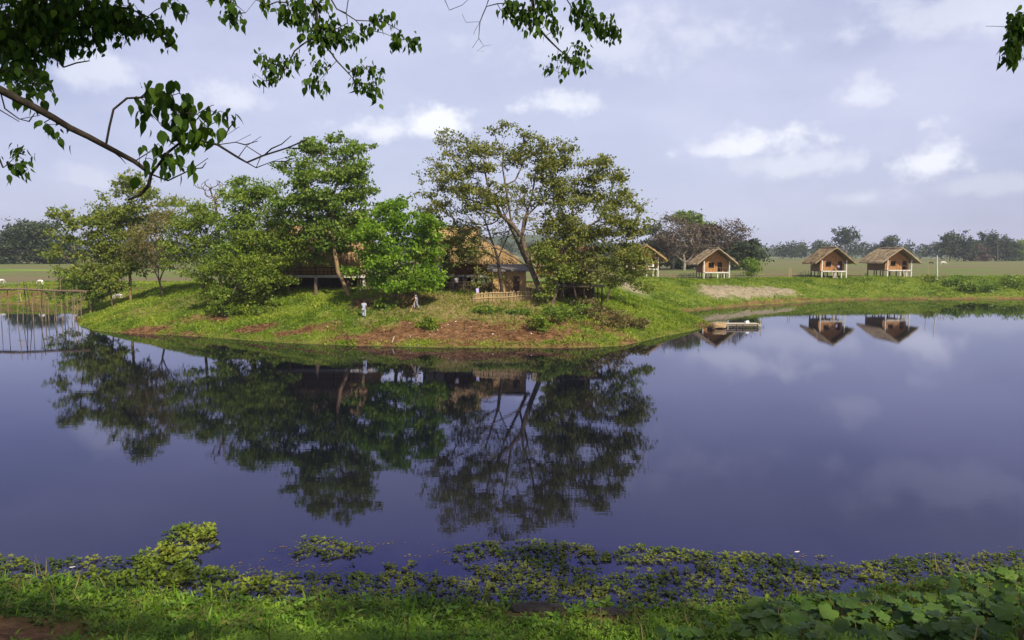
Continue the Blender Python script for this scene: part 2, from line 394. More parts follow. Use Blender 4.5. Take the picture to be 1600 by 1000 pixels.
def ground_mat():
    m = bpy.data.materials.new('ground'); m.use_nodes = True; t = m.node_tree; N = t.nodes.new
    b = t.nodes['Principled BSDF']; b.inputs['Roughness'].default_value = .95; b.inputs['Specular IOR Level'].default_value = .1
    tc = N('ShaderNodeTexCoord')
    def noise(sc, st=(1, 1, 1), det=6, dis=0):
        mp = N('ShaderNodeMapping'); mp.inputs['Scale'].default_value = st; lk(t, tc.outputs['Object'], mp.inputs[0])
        n = N('ShaderNodeTexNoise'); n.inputs['Scale'].default_value = sc; n.inputs['Detail'].default_value = det; n.inputs['Roughness'].default_value = .65
        n.inputs['Distortion'].default_value = dis
        lk(t, mp.outputs[0], n.inputs['Vector']); return n.outputs[0]
    def ramp(f, cols, lo=.3, hi=.7):
        cr = N('ShaderNodeValToRGB'); e = cr.color_ramp.elements; n = len(cols)
        e[0].position = lo; e[0].color = (*cols[0], 1); e[1].position = hi; e[1].color = (*cols[-1], 1)
        for i in range(1, n-1): x = e.new(lo+(hi-lo)*i/(n-1)); x.color = (*cols[i], 1)
        lk(t, f, cr.inputs[0]); return cr.outputs[0]
    def mix(f, a, c):
        mm = N('ShaderNodeMix'); mm.data_type = 'RGBA'; lk(t, f, mm.inputs[0]); lk(t, a, mm.inputs[6]); lk(t, c, mm.inputs[7]); return mm.outputs[2]
    def attr(n):
        a = N('ShaderNodeAttribute'); a.attribute_name = n; return a.outputs['Fac']
    grass = ramp(noise(.35, det=8), [(.050,.085,.014), (.085,.13,.018), (.125,.17,.024), (.16,.16,.04)], .32, .68)
    dry = ramp(noise(.8, det=8), [(.10,.10,.03), (.18,.15,.055), (.27,.22,.095)])
    soil = ramp(noise(1.6, det=8), [(.055,.028,.014), (.13,.068,.032), (.25,.145,.075)])
    sand = ramp(noise(1.3, det=8), [(.13,.10,.065), (.24,.20,.14), (.36,.31,.23)])
    fld = ramp(noise(.035, (.35, 2.0, 1), 8, .6), [(.09,.15,.028), (.11,.16,.035), (.15,.12,.075), (.12,.125,.055), (.11,.19,.03), (.16,.22,.045)], .34, .66)
    c = mix(attr('field'), grass, fld); c = mix(attr('dry'), c, dry); c = mix(attr('soil'), c, soil); c = mix(attr('sand'), c, sand)
    lk(t, c, b.inputs['Base Color'])
    bp = N('ShaderNodeBump'); bp.inputs['Strength'].default_value = .9; bp.inputs['Distance'].default_value = .15
    lk(t, noise(2.5, det=9), bp.inputs['Height']); lk(t, bp.outputs[0], b.inputs['Normal'])
    return m
tag(build_terrain(), kind='structure')

def build_water():
    m = bpy.data.materials.new('water'); m.use_nodes = True; t = m.node_tree; N = t.nodes.new
    b = t.nodes['Principled BSDF']; b.inputs['Roughness'].default_value = .012; b.inputs['IOR'].default_value = 1.33
    tc = N('ShaderNodeTexCoord')
    # silty shallows by the near shore, deep violet blue further out
    sp = N('ShaderNodeSeparateXYZ'); lk(t, tc.outputs['Object'], sp.inputs[0])
    n0 = N('ShaderNodeTexNoise'); n0.inputs['Scale'].default_value = .12; n0.inputs['Detail'].default_value = 4; lk(t, tc.outputs['Object'], n0.inputs['Vector'])
    ad = N('ShaderNodeMath'); ad.operation = 'MULTIPLY_ADD'; ad.inputs[1].default_value = 8; lk(t, n0.outputs[0], ad.inputs[0]); lk(t, sp.outputs[1], ad.inputs[2])
    mr = N('ShaderNodeMapRange'); mr.interpolation_type = 'SMOOTHSTEP'; mr.inputs[1].default_value = 19; mr.inputs[2].default_value = 38
    lk(t, ad.outputs[0], mr.inputs[0])
    mx = N('ShaderNodeMix'); mx.data_type = 'RGBA'; lk(t, mr.outputs[0], mx.inputs[0])
    mx.inputs[6].default_value = (.014, .014, .013, 1); mx.inputs[7].default_value = (.004, .005, .009, 1)
    t.nodes.remove(b); out = [q for q in t.nodes if q.type == 'OUTPUT_MATERIAL'][0]
    df_ = N('ShaderNodeBsdfDiffuse'); gl = N('ShaderNodeBsdfAnisotropic'); gl.inputs['Roughness'].default_value = .012; lk(t, mx.outputs[2], df_.inputs[0])
    fr = N('ShaderNodeFresnel'); fr.inputs[0].default_value = 1.47
    tint = N('ShaderNodeMix'); tint.data_type = 'RGBA'; tint.inputs[6].default_value = (.63, .64, 1, 1); tint.inputs[7].default_value = (.94, .95, 1, 1)
    fm = N('ShaderNodeMapRange'); fm.inputs[1].default_value = .2; fm.inputs[2].default_value = .75; lk(t, fr.outputs[0], fm.inputs[0]); lk(t, fm.outputs[0], tint.inputs[0]); lk(t, tint.outputs[2], gl.inputs[0])
    ms = N('ShaderNodeMixShader'); lk(t, fr.outputs[0], ms.inputs[0]); lk(t, df_.outputs[0], ms.inputs[1]); lk(t, gl.outputs[0], ms.inputs[2]); lk(t, ms.outputs[0], out.inputs[0])
    mp = N('ShaderNodeMapping'); mp.inputs['Scale'].default_value = (.35, 1.3, 1); lk(t, tc.outputs['Object'], mp.inputs[0])
    n = N('ShaderNodeTexNoise'); n.inputs['Scale'].default_value = 2.2; n.inputs['Detail'].default_value = 4; lk(t, mp.outputs[0], n.inputs['Vector'])
    bp = N('ShaderNodeBump'); bp.inputs['Strength'].default_value = .022; bp.inputs['Distance'].default_value = .05
    lk(t, n.outputs[0], bp.inputs['Height']); lk(t, bp.outputs[0], gl.inputs['Normal'])
    V = [(-1400, 2, 0), (1400, 2, 0), (1400, 260, 0), (-1400, 260, 0)]
    o = mesh_obj('water', V, [(0, 1, 2, 3)], m); tag(o, kind='structure')
build_water()

def build_hills():
    m = nmat('far_hill', (.03, .05, .02), (.06, .085, .035), .02, bump=.2)
    xs = np.linspace(-1300, 1300, 130); ys = np.linspace(1150, 1400, 24)
    X, Y = np.meshgrid(xs, ys)
    prof = 6 + 26*np.exp(-((X-20)/130)**2) + 10*np.exp(-((X-300)/200)**2) + 8*fbm(X*.01, Y*.01, 3, 4)
    Z = 3.0 + prof*np.sin(np.clip((Y-1150)/250, 0, 1)*math.pi)
    V = np.stack([X.ravel(), Y.ravel(), Z.ravel()], 1); i = np.arange(X.size).reshape(X.shape)
    F = np.stack([i[:-1, :-1].ravel(), i[:-1, 1:].ravel(), i[1:, 1:].ravel(), i[1:, :-1].ravel()], 1)
    tag(mesh_obj('hills', V, F, m, smooth=True), kind='structure')
build_hills()

# ------------------------------------------------------------------ foliage machinery
DIAMOND = (np.array([(0, 0, 0), (.5, .45, .10), (0, 1, 0), (-.5, .45, .10)]), np.array([(0, 1, 2, 3)]))
def ovate():
    ys = [0, .14, .34, .56, .78, .95, 1.18]; ws = [0, .27, .40, .37, .22, .09, 0]; V = []
    for y, w in zip(ys, ws):
        z = -.22*y*y
        V += [(-w, y, z+.16*w), (0, y, z), (w, y, z+.16*w)]
    F = []
    for i in range(6): F += [(3*i, 3*i+1, 3*i+4, 3*i+3), (3*i+1, 3*i+2, 3*i+5, 3*i+4)]
    return np.array(V, float), np.array(F)
OVATE6 = (np.array([(0,0,0),(.34,.25,.07),(.24,.68,.02),(0,1.1,-.2),(-.24,.68,.02),(-.34,.25,.07)]), np.array([(0,1,2,3),(0,3,4,5)]))
OVATE = ovate()
def broad():
    """wide lobed leaf, petiole joint at origin, blade in x/y with its tip at y=1"""
    n = 22; V = [(0, .12, 0)]
    for i in range(n):
        a = -math.pi*.93 + 2*math.pi*.93*i/(n-1)
        lob = 1 + .10*math.cos(a*5) + (.12 if abs(a) < .3 else 0)
        r = .52*lob*(1-.18*abs(a)/math.pi)
        V.append((math.sin(a)*r*1.02, .42+math.cos(a)*r, .05*math.cos(a*5) - .18*r*r + .03*math.sin(a*9)))
    V[0] = (0, .22, .02)
    F = [(0, i, i+1) for i in range(1, n)]
    return np.array(V, float), np.array(F)
BROAD = broad()
BLADE = (np.array([(-.06, 0, 0), (.06, 0, 0), (.045, .55, .10), (0, 1, .38), (-.045, .55, .10)]), None)
def inst(T, C, ax, nr, L, W):
    """place template T at centres C; template y -> ax*L, z -> nr*W, x -> side*W"""
    V, F = T; n = len(C); k = len(V)
    ax = ax/np.linalg.norm(ax, axis=1, keepdims=True)
    nr = nr - ax*(nr*ax).sum(1, keepdims=True); nr = nr/np.maximum(np.linalg.norm(nr, axis=1, keepdims=True), 1e-6)
    sd_ = np.cross(ax, nr)
    P = C[:, None] + V[None, :, 0, None]*(sd_*W[:, None])[:, None] + V[None, :, 1, None]*(ax*L[:, None])[:, None] + V[None, :, 2, None]*(nr*W[:, None])[:, None]
    FF = (F[None] + (np.arange(n)*k)[:, None, None]).reshape(-1, F.shape[1])
    return P.reshape(-1, 3), FF, len(F)
def rand_unit(n): 
    v = rng.normal(size=(n, 3)); return v/np.linalg.norm(v, axis=1, keepdims=True)
def tube_mesh(nodes, parents, rad, sides=5, minr=0.0):
    n = len(nodes); nodes = np.array(nodes); kids = [[] for _ in range(n)]
    for i in range(n):
        if parents[i] >= 0: kids[parents[i]].append(i)
    starts = [i for i in range(n) if parents[i] < 0]
    mb = MB(); chains = []
    main = [-1]*n
    for i in range(n):
        if kids[i]: main[i] = max(kids[i], key=lambda c: rad[c])
    for s in starts: chains.append([s])
    for i in range(n):
        for c in kids[i]:
            if c != main[i]: chains.append([i, c])
    for ch in chains:
        first = len(ch) == 2
        while main[ch[-1]] >= 0: ch.append(main[ch[-1]])
        if len(ch) < 2: continue
        rr = [rad[j] for j in ch]
        if first: rr[0] = rad[ch[1]]
        if max(rr) < minr: continue
        sd_ = 8 if rr[0] > .12 else (5 if rr[0] > .03 else 3)
        mb.tube([nodes[j] for j in ch], rr, sd_, cap=False)
    return mb
def grow(trunks, attr, step=.7, r0=.014, pw=2.2, jit=.10, wpath=.32, droop=0.0, rlist=None):
    """trunks: list of world polylines (the first starts at the root; later ones start near an earlier point)."""
    nodes = []; par = []; plen = []; rmin = {}
    def addline(pts, p0):
        last = p0
        for j in range(len(pts)-1):
            a = np.array(pts[j]); b = np.array(pts[j+1]); L = np.linalg.norm(b-a); k = max(1, int(L/step))
            for q in range(1, k+1):
                p = a+(b-a)*q/k + rng.normal(size=3)*jit*.25*(q < k)
                nodes.append(p); par.append(last); plen.append(plen[last]+L/k); last = len(nodes)-1
                if rlist: rmin[last] = rlist[cur[0]][0]+(rlist[cur[0]][1]-rlist[cur[0]][0])*(j+q/k)/(len(pts)-1)
    cur = [0]
    for ti, tr in enumerate(trunks):
        cur[0] = ti
        if ti == 0 or isinstance(tr[0], str):
            pts = tr if ti == 0 else tr[1:]
            nodes.append(np.array(pts[0])); par.append(-1); plen.append(0.0); addline(pts, len(nodes)-1)
        else:
            a = np.array(tr[0]); i = int(np.argmin(np.linalg.norm(np.array(nodes)-a, axis=1)))
            addline([nodes[i]]+list(tr[1:]), i)
    nt = len(nodes)
    base = np.array(nodes[0]); height = max(p[2] for p in nodes)-base[2]
    elig0 = [i for i in range(nt) if nodes[i][2] > base[2]+height*.28]
    if not elig0: elig0 = [nt-1]
    cap = len(attr)*14+nt+10
    NP = np.zeros((cap, 3)); PL = np.zeros(cap); OK = np.zeros(cap, bool)
    NP[:nt] = nodes; PL[:nt] = plen; OK[elig0] = True
    n = nt; tips = []
    top = np.array(trunks[0][-1]); order = np.argsort(np.linalg.norm(attr-top, axis=1))
    for ai in order:
        a = attr[ai]
        d = np.linalg.norm(NP[:n]-a, axis=1)+wpath*PL[:n]*.5
        d[~OK[:n]] = 1e9
        # discourage branches running downwards
        d = d + 1.2*np.clip(NP[:n, 2]-a[2], 0, None)*(1-droop)
        i = int(np.argmin(d)); p = NP[i]; L = np.linalg.norm(a-p); k = min(12, max(1, int(L/step)))
        last = i
        mid = (p+a)/2 + np.array([0, 0, -.10*L*(1-droop*2)]) + rng.normal(size=3)*.10*L
        for q in range(1, k+1):
            s = q/k; w = (1-s)**2*p + 2*s*(1-s)*mid + s*s*a + rng.normal(size=3)*jit*(q < k)
            if n >= cap: break
            NP[n] = w; PL[n] = PL[last]+L/k; OK[n] = True; par.append(last); last = n; n += 1
        tips.append(last)
    P = NP[:n]; r = np.zeros(n); cnt = np.zeros(n)
    for i in range(n-1, -1, -1):
        if r[i] == 0: r[i] = r0**pw
        if par[i] >= 0: r[par[i]] += r[i]
    r = r**(1/pw)
    for i, v in rmin.items(): r[i] = v
    if rmin: r[0] = max(r[0], rlist[0][0])
    return P, par, r, tips
def blob_points(blobs, d, n, depth=.8, shell=.55):
    """sample points in crown ellipsoids given in photo pixels at distance d"""
    k = d/1200; vols = np.array([b[2]*b[3]*(b[4] if len(b) > 4 else 1) for b in blobs], float); vols /= vols.sum()
    cnt = np.maximum(1, np.round(vols*n)).astype(int); P = []
    for b, c in zip(blobs, cnt):
        dd = d + (b[5] if len(b) > 5 else rng.normal()*.5)
        ctr = at(b[0], b[1], dd); u = rand_unit(c); rr = (shell + (1-shell)*rng.random(c))**.5 * (.55+.45*rng.random(c)**.4)
        dp = (b[2]+b[3])/2*depth; sc = np.array([b[2]*k, dp*k, b[3]*k])
        # foliage gathers in boughs: sub-centres first, then the twigs round each
        nb = max(1, c//8); bu = rand_unit(nb); bc = bu*(.60+.40*rng.random(nb)**.6)[:, None]
        pick = rng.integers(0, nb, c); g = rng.normal(size=(c, 3))
        q = bc[pick]*sc + g*np.array([.60, .60, .30])*(d/80 if d < 110 else d/110)*min(1., (b[2]+b[3])*k/3.2)
        lone = rng.random(c) < .16; q[lone] = (u*rr[:, None]*sc)[lone]
        P.append(ctr + q)
    return np.concatenate(P)
def crown(points, per, spread, size, asp=.6, up=.5, flat=.55, template=DIAMOND, hang=0.0):
    """leaves gathered round each twig end"""
    n = len(points)*per
    C = np.repeat(points, per, 0); g = rng.normal(size=(n, 3))*.5
    sc = np.repeat(.6+.8*rng.random(len(points)), per)
    C = C + g*np.array([spread, spread, spread*flat])*sc[:, None]
    ax = rand_unit(n); ax[:, 2] -= hang; nr = rand_unit(n); nr[:, 2] += up
    L = size*(.45+.55*rng.random(n)+.6*np.repeat(rng.random(len(points)), per)); W = L*asp*(.7+.6*rng.random(n))
    tone = np.repeat(rng.random(len(points)), per)
    V, F, f = inst(template, C, ax, nr, L, W)
    r = np.clip(.5*tone+.5*rng.random(n)+rng.normal(size=n)*.08, 0, 1)
    return V, F, np.repeat(r, f)
def tree(name, label, cat, d, trunks, blobs, n, mat, bark='bark', per=26, spread=.75, size=.26, r0=.016, group=None, leafy=1.0,
         asp=.6, flat=.5, depth=.8, step=.7, jit=.1, droop=0.0, up=.5, snap=True, wpath=.32, pw=2.2, dtop=0.0):
    if snap and d < 110: d = ground_at(trunks[0][0][0], trunks[0][0][1], 66, 96)[1]
    tw = []
    for ti, tr in enumerate(trunks):
        root = isinstance(tr[0], str)
        pts = [list(at(p[0], p[1], d + (p[2] if len(p) > 2 else 0))) for p in (tr[1:] if root else tr)]
        if (ti == 0 or root) and snap:
            z = gz(pts[0][0], pts[0][1]); pts[0][2] = z-.25
        tw.append((['root']+pts) if (root and ti > 0) else pts)
    base = tw[0][0]
    e = empty(name, (base[0], base[1], base[2])); tag(e, label, cat, group)
    A = blob_points(blobs, d+dtop, n, depth)
    P, par, r, tips = grow(tw, A, step=step, r0=r0, jit=jit, droop=droop, wpath=wpath, pw=pw)
    tube_mesh(P, par, r).build('trunk', MT[bark], e, smooth=True, world=True)
    if leafy > 0:
        T_ = P[tips]; keep = rng.random(len(T_)) < leafy; T_ = T_[keep]
        V, F, rn = crown(T_, per, spread, size, asp=asp, flat=flat, up=up)
        mesh_obj('crown', V, F, LM[mat], e, {'rnd': ('FACE', rn)}, world=True)
    return e
# ================================================================== buildings
def roof_part(name, slopes, thick, mat, parent, strands=600, slen=.9, bulge=.10, nu=8, fringe=.35, world=False):
    """slopes: list of [(eave point, ridge point), ...]; a thick thatch slab with straw lying down it and a ragged fringe"""
    Vs = []; Fs = []
    def addV(P, F):
        b = sum(len(v) for v in Vs); Vs.append(P); Fs.extend([tuple(i+b for i in f) for f in F])
    for sl in slopes:
        E = np.array([p[0] for p in sl], float); G = np.array([p[1] for p in sl], float)
        m = len(sl); u = np.linspace(0, 1, nu+1)
        T = G[None]*(1-u)[:, None, None] + E[None]*u[:, None, None]
        T[..., 2] += (np.sin(u*math.pi)*bulge)[:, None]
        nz = fbm(T[..., 0]*1.3+T[..., 1]*.9, T[..., 2]*2+T[..., 1]*1.1, 17, 3)-.5
        T[..., 2] += nz*.22*thick/.25
        B = T.copy(); B[..., 2] -= thick*(.7+.5*u)[:, None]
        P = np.concatenate([T.reshape(-1, 3), B.reshape(-1, 3)]); o = (nu+1)*m
        F = []
        for i in range(nu):
            for j in range(m-1):
                a = i*m+j; F.append((a, a+1, a+m+1, a+m)); F.append((a+o, a+m+o, a+m+1+o, a+1+o))
        for j in range(m-1):
            a = nu*m+j; F.append((a, a+1, a+1+o, a+o)); F.append((j+1, j, j+o, j+1+o))
        for i in range(nu):
            a = i*m; F.append((a, a+m, a+m+o, a+o)); a = i*m+m-1; F.append((a+m, a, a+o, a+m+o))
        addV(P, F)
        n = strands//len(slopes)
        seg = np.linalg.norm(np.diff(E, axis=0), axis=1)+.15*np.linalg.norm(np.diff(G, axis=0), axis=1); cs = np.concatenate([[0], np.cumsum(seg)]); 
        t = rng.random(n)*cs[-1]; j = np.clip(np.searchsorted(cs, t)-1, 0, m-2); f = ((t-cs[j])/seg[j])[:, None]
        uu = rng.random(n)**.8; nf = int(n*fringe); uu[:nf] = .93+.07*rng.random(nf)
        Ep = E[j]*(1-f)+E[j+1]*f; Gp = G[j]*(1-f)+G[j+1]*f
        C = Gp*(1-uu)[:, None]+Ep*uu[:, None]; C[:, 2] += np.sin(uu*math.pi)*bulge + .03 + .1*rng.random(n)*thick
        D = Ep-Gp; D /= np.linalg.norm(D, axis=1, keepdims=True); D = D+rng.normal(size=(n, 3))*.13
        D[:nf, 2] -= .35*rng.random(nf); C[:nf, 2] -= thick*rng.random(nf)
        L = slen*(.5+rng.random(n)); L[:nf] *= .5
        nr = np.tile([0, 0, 1.], (n, 1))+rng.normal(size=(n, 3))*.3
        V, F2, _ = inst((np.array([(-.5, -.3, 0), (.5, -.3, 0), (.3, .7, .0), (-.3, .7, .0)]), np.array([(0, 1, 2, 3)])), C, D, nr, L, np.full(n, .10)*(.6+rng.random(n)))
        addV(V, [tuple(f) for f in F2])
    return mesh_obj(name, np.concatenate(Vs), Fs, mat, parent, world=world)

def ridge_cap(roof, a, b_, r, mat, world_parent=None):
    a = np.array(a, float); b_ = np.array(b_, float)
    if world_parent is not None: a = a-np.array(world_parent.location); b_ = b_-np.array(world_parent.location)
    m = MB(); pts = [a*(1-t)+b_*t+np.array([0, random.uniform(-.03, .03), random.uniform(-.03, .03)-.06*math.sin(math.pi*t)]) for t in np.linspace(0, 1, 12)]
    m.tube(pts, [r*random.uniform(.8, 1.2) for _ in pts], 8); m.build('ridge_cap', mat, roof, smooth=True)
def stilt_hut(name, label, x, y, W=4.7, L=8, fl=1.25, wh=2.0, rise=2.4, ov=1.45, group=None, laundry=False, rz=0, thatch='thatch', ladder=0, door=.62, rot=0, seed=0):
    z0 = gz(x+W/2, y+1)-.02
    e = empty(name, (x+W/2, y+L/2, z0), rz); tag(e, label, 'hut', group)
    h = W/2; f = -L/2; pr = 1.15     # porch depth
    zf = fl; zw = fl+wh
    # roof: ridge along Y, deeper overhang at the front, a little sag
    ez = zw-.30; az = zw+rise; k = 9
    ys = np.linspace(f-.95, L/2+.6, k)
    sag = [-.10*math.sin(math.pi*i/(k-1))-(.0) for i in range(k)]
    xo = h+ov
    rf = roof_part('roof', [[((-xo, ys[i]+(.25 if i == 0 else 0), ez), (0, ys[i], az+sag[i])) for i in range(k)],
                       [((xo, ys[i]+(.25 if i == 0 else 0), ez), (0, ys[i], az+sag[i])) for i in range(k)]], .26, MT[thatch], e, 1500, fringe=.3)
    ridge_cap(rf, (0, ys[0], az+.02), (0, ys[-1], az+.02), .15, MT[thatch])
    m = MB()
    m.box((0, (f+L/2)/2, zf), (W, L, .14)); m.build('floor', MT['wood'], e)
    # walls: cane panels split round the openings
    yw = f+pr
    def panel(nm, c, d, mt): b = MB(); b.box(c, d); return b.build(nm, MT[mt], e)
    panel('side_wall', (-h+.04, (yw+L/2)/2, zf+.07+wh/2), (.07, L/2-yw, wh), 'cane_grey')
    panel('side_wall', (h-.04, (yw+L/2)/2, zf+.07+wh/2), (.07, L/2-yw, wh), 'cane')
    panel('back_wall', (0, L/2-.04, zf+.07+wh/2), (W-.17, .07, wh), 'cane_grey')
    b = MB(); wx = -.75; dx = door*h if door > 0 else door*h
    dw = .8; ww = .95; hb = zf+.07
    xs = sorted([(wx-ww/2, wx+ww/2, 'w'), (dx-dw/2, dx+dw/2, 'd')])
    cur = -h+.08
    for a, c_, kind in xs:
        b.box(((cur+a)/2, yw, hb+wh/2), (a-cur, .07, wh))
        if kind == 'w':
            b.box(((a+c_)/2, yw, hb+.42), (c_-a, .07, .84)); b.box(((a+c_)/2, yw, hb+wh-.14), (c_-a, .07, .28))
        else: b.box(((a+c_)/2, yw, hb+wh-.1), (c_-a, .07, .2))
        cur = c_
    b.box(((cur+h-.08)/2, yw, hb+wh/2), (h-.08-cur, .07, wh))
    # bamboo battens on the cane
    for xx in np.linspace(-h+.3, h-.3, 9):
        if not any(a-.05 < xx < c_+.05 for a, c_, _ in xs): b.box((xx, yw-.05, hb+wh/2), (.04, .03, wh))
    # gable triangle
    q = [(-h, yw+.02, zw+.07), (h, yw+.02, zw+.07), (0, yw+.02, az-.45), (-h, yw+.08, zw+.07), (h, yw+.08, zw+.07), (0, yw+.08, az-.45)]
    b.add(q, [(0, 1, 2), (5, 4, 3), (0, 3, 4, 1), (1, 4, 5, 2), (2, 5, 3, 0)])
    b.build('front_wall', MT['cane'], e)
    b = MB(); b.add([(-h, L/2-.01, zw+.07), (h, L/2-.01, zw+.07), (0, L/2-.01, az-.45), (-h, L/2+.05, zw+.07), (h, L/2+.05, zw+.07), (0, L/2+.05, az-.45)],
                    [(0, 1, 2), (5, 4, 3), (0, 3, 4, 1), (1, 4, 5, 2), (2, 5, 3, 0)]); b.build('gable', MT['cane_grey'], e)
    b = MB(); b.box((dx, yw+.55, hb+wh/2), (dw*.95, .03, wh-.2)); b.build('door', MT['cane_dark'], e)
    w = MB(); w.box((wx-ww/2, yw-.05, hb+1.28), (.07, .09, 1.0)); w.box((wx+ww/2, yw-.05, hb+1.28), (.07, .09, 1.0)); w.box((wx, yw-.05, hb+.80), (ww-.07, .09, .07)); w.box((wx, yw-.05, hb+1.76), (ww-.07, .09, .07))
    w.box((wx, yw-.03, hb+1.28), (.05, .05, .89))
    wo = w.build('window', MT['cane_dark'], e)
    # porch posts, beam
    for sx in (-1, 1):
        p = MB(); p.box((sx*(h-.02), f+.10, (zw+.1)/2-.15), (.19, .19, zw+.4)); p.build('post', MT['white'], e)
    p = MB(); p.box((0, f-.03, zf+.0), (W-.24, .12, .22)); p.build('beam', MT['white'], e)
    for xx in (-.33*W, .04*W, .30*W):
        p = MB(); p.box((xx, f+.12, zf/2-.25), (.16, .16, zf+.25)); p.build('stilt', MT['white'] if xx > 0 else MT['wood'], e)
    for yy in (f+L*.36, f+L*.66, L/2-.15):
        for xx in (-h+.1, -.1*W, h-.1):
            p = MB(); p.box((xx, yy, zf/2-.25), (.16, .16, zf+.3)); p.build('stilt', MT['wood'], e)
    p = MB(); p.box((0, f+.05, hb+.82), (W-.25 if ladder == 0 else W*.5, .05, .05)); 
    for xx in np.linspace(-h+.35, h-.35 if ladder == 0 else 0, 7): p.box((xx, f+.05, hb+.4), (.04, .04, .8))
    if not laundry: p.build('railing', MT['wood'], e)
    else: p.build('railing', MT['wood_dark'], e)
    if ladder:
        p = MB(); lx = ladder
        for s in (-.35, .35): p.tube([(lx+s, f-.95, -.05), (lx+s, f-.1, zf+.1)], .05, 5)
        for q_ in range(5): p.tube([(lx-.35, f-.85+.75*q_/5, .15+(zf)*q_/5), (lx+.35, f-.85+.75*q_/5, .15+zf*q_/5)], .04, 5)
        p.build('ladder', MT['bamboo_pale'], e)
    return e
HG = 'thatched stilt huts along the right bank'
def xat(px, d): return float(at(px, 430, d)[0])
hD = stilt_hut('stilt_hut', 'thatched stilt hut furthest right, with the longest roof and a pale porch ladder', xat(1385.5,149), 149, 4.7, 8.2, group=HG, ladder=.9, rz=R(1.5), wh=1.95)
hC = stilt_hut('stilt_hut', 'thatched stilt hut with a seated person on its porch, above the pale stakes', xat(1285.5,146), 146, 4.6, 6.4, group=HG, ladder=-.1, rise=2.55, rz=R(-2.5), thatch='thatch_worn')
hB = stilt_hut('stilt_hut', 'thatched stilt hut before the clump of bare grey trees, above the sandy mound', xat(1100,142), 142, 4.7, 6.2, group=HG, ladder=0, rise=2.5, door=.35)
hA = stilt_hut('stilt_hut', 'thatched stilt hut half hidden by the big tree, white washing on its porch', xat(989,134), 134, 4.4, 6.0, group=HG, laundry=True, thatch='thatch_gold', rise=2.2)

def longhouse_centre():
    d = 88; e = empty('longhouse', (float(at(735,432,92)[0]), 93, 4.1)); tag(e, 'large golden thatched longhouse on stilts between the bright green tree and the sparse tree', 'longhouse')
    def w(px, py, dd): return at(px, py, dd)
    xa = w(655,400,88)[0]; xb = w(748,400,88)[0]; xc = w(800,400,88)[0]
    ez = w(700,404,88)[2]; rz_ = w(700,357,93)[2]
    k = 9; xs = np.linspace(xa, xb, k)
    xr = np.linspace(xa+.6, xb-.1, k)
    rf = roof_part('roof', [[((xs[i], 87.2, ez), (xr[i], 93, rz_-.12*math.sin(math.pi*i/(k-1)))) for i in range(k)],
                       [((xs[i], 98.5, ez), (xr[i], 93, rz_-.12*math.sin(math.pi*i/(k-1)))) for i in range(k)]], .35, MT['thatch_gold'], e, 3600, 1.1, world=True)
    ridge_cap(rf, (xr[0], 93, rz_+.03), (xr[-1], 93, rz_+.03), .20, MT['mat_wall'], e)
    # lower rounded end roof
    r2 = w(760,379,92)[2]; ez2 = w(700,407,88)[2]; xe = w(772,400,92)[0]
    ang = np.linspace(-math.pi/2, math.pi/2, 15); hw = 4.6
    pr = [((xb-.9, 92.2-hw, ez2), (xb-.9, 92.2, r2))]
    for a in ang: pr.append(((xe-1.2+4.2*math.cos(a)*.95, 92.2+hw*math.sin(a), ez2), (xe-1.2, 92.2, r2)))
    pr.append(((xb-.9, 92.2+hw, ez2), (xb-.9, 92.2, r2)))
    roof_part('end_roof', [pr], .35, MT['thatch_gold'], e, 2400, 1.0, bulge=.35, world=True)
    zf = w(700,431.5,88)[2]
    b = MB(); b.box(((xa+xc)/2-.5, 88.5, zf), (xc-xa+.2, .25, .28)); b.build('beam', MT['white'], e, world=True)
    b = MB(); b.box(((xa+xc)/2-.5, 92.8, zf+.06), (xc-xa, 8.3, .16)); b.build('floor', MT['wood'], e, world=True)
    b = MB(); b.box(((xa+xc)/2-.5, 90.6, (zf+ez)/2+.05), (xc-xa-1, .08, ez-zf-.1))
    for xx in np.linspace(xa+.5, xc-1.2, 26): b.tube([(xx, 90.5, zf+.1), (xx, 90.5, ez)], .05, 5)
    b.build('wall', MT['cane'], e, world=True)
    b = MB()
    for xx in np.linspace(xa+.4, xc-1.0, 34): b.tube([(xx, 88.55, zf+.15), (xx, 88.55, zf+.95)], .03, 4)
    b.box(((xa+xc)/2-.5, 88.55, zf+1.0), (xc-xa-.4, .07, .07)); b.build('railing', MT['cane'], e, world=True)
    for xx in np.linspace(xa+.4, xc-1.0, 7):
        b = MB(); b.box((xx, 88.66, (zf+ez)/2-.0), (.16, .16, ez-zf-.3)); b.build('post', MT['wood'], e, world=True)
    for xx in np.linspace(xa+.2, xc-.8, 9):
        for yy in (88.62, 92, 96):
            b = MB(); b.box((xx, yy, zf-.85), (.2, .2, 1.42)); b.build('stilt', MT['wood'] if yy > 89 else MT['white'], e, world=True)
    # stairs at the right part
    sx = w(716,445,87)[0]
    b = MB()
    for q in range(5): b.box((sx, 88.2-.35*q, zf-.1-.27*q), (1.6, .34, .06))
    for s in (-.85, .85): b.box((sx+s, 87.5, zf-.62), (.08, 2.2, .16), 0, math.atan2(1.15, 1.75))
    b.build('stairs', MT['bamboo_dry'], e, world=True)
    b = MB(); b.box(((xa+xc)/2-2.5, 94.2, zf-.75), (xc-xa-5, .08, 1.3)); b.build('underfloor_shade', MT['cane_dark'], e, world=True)  # dark sheet standing in for the shade under the floor
longhouse_centre()

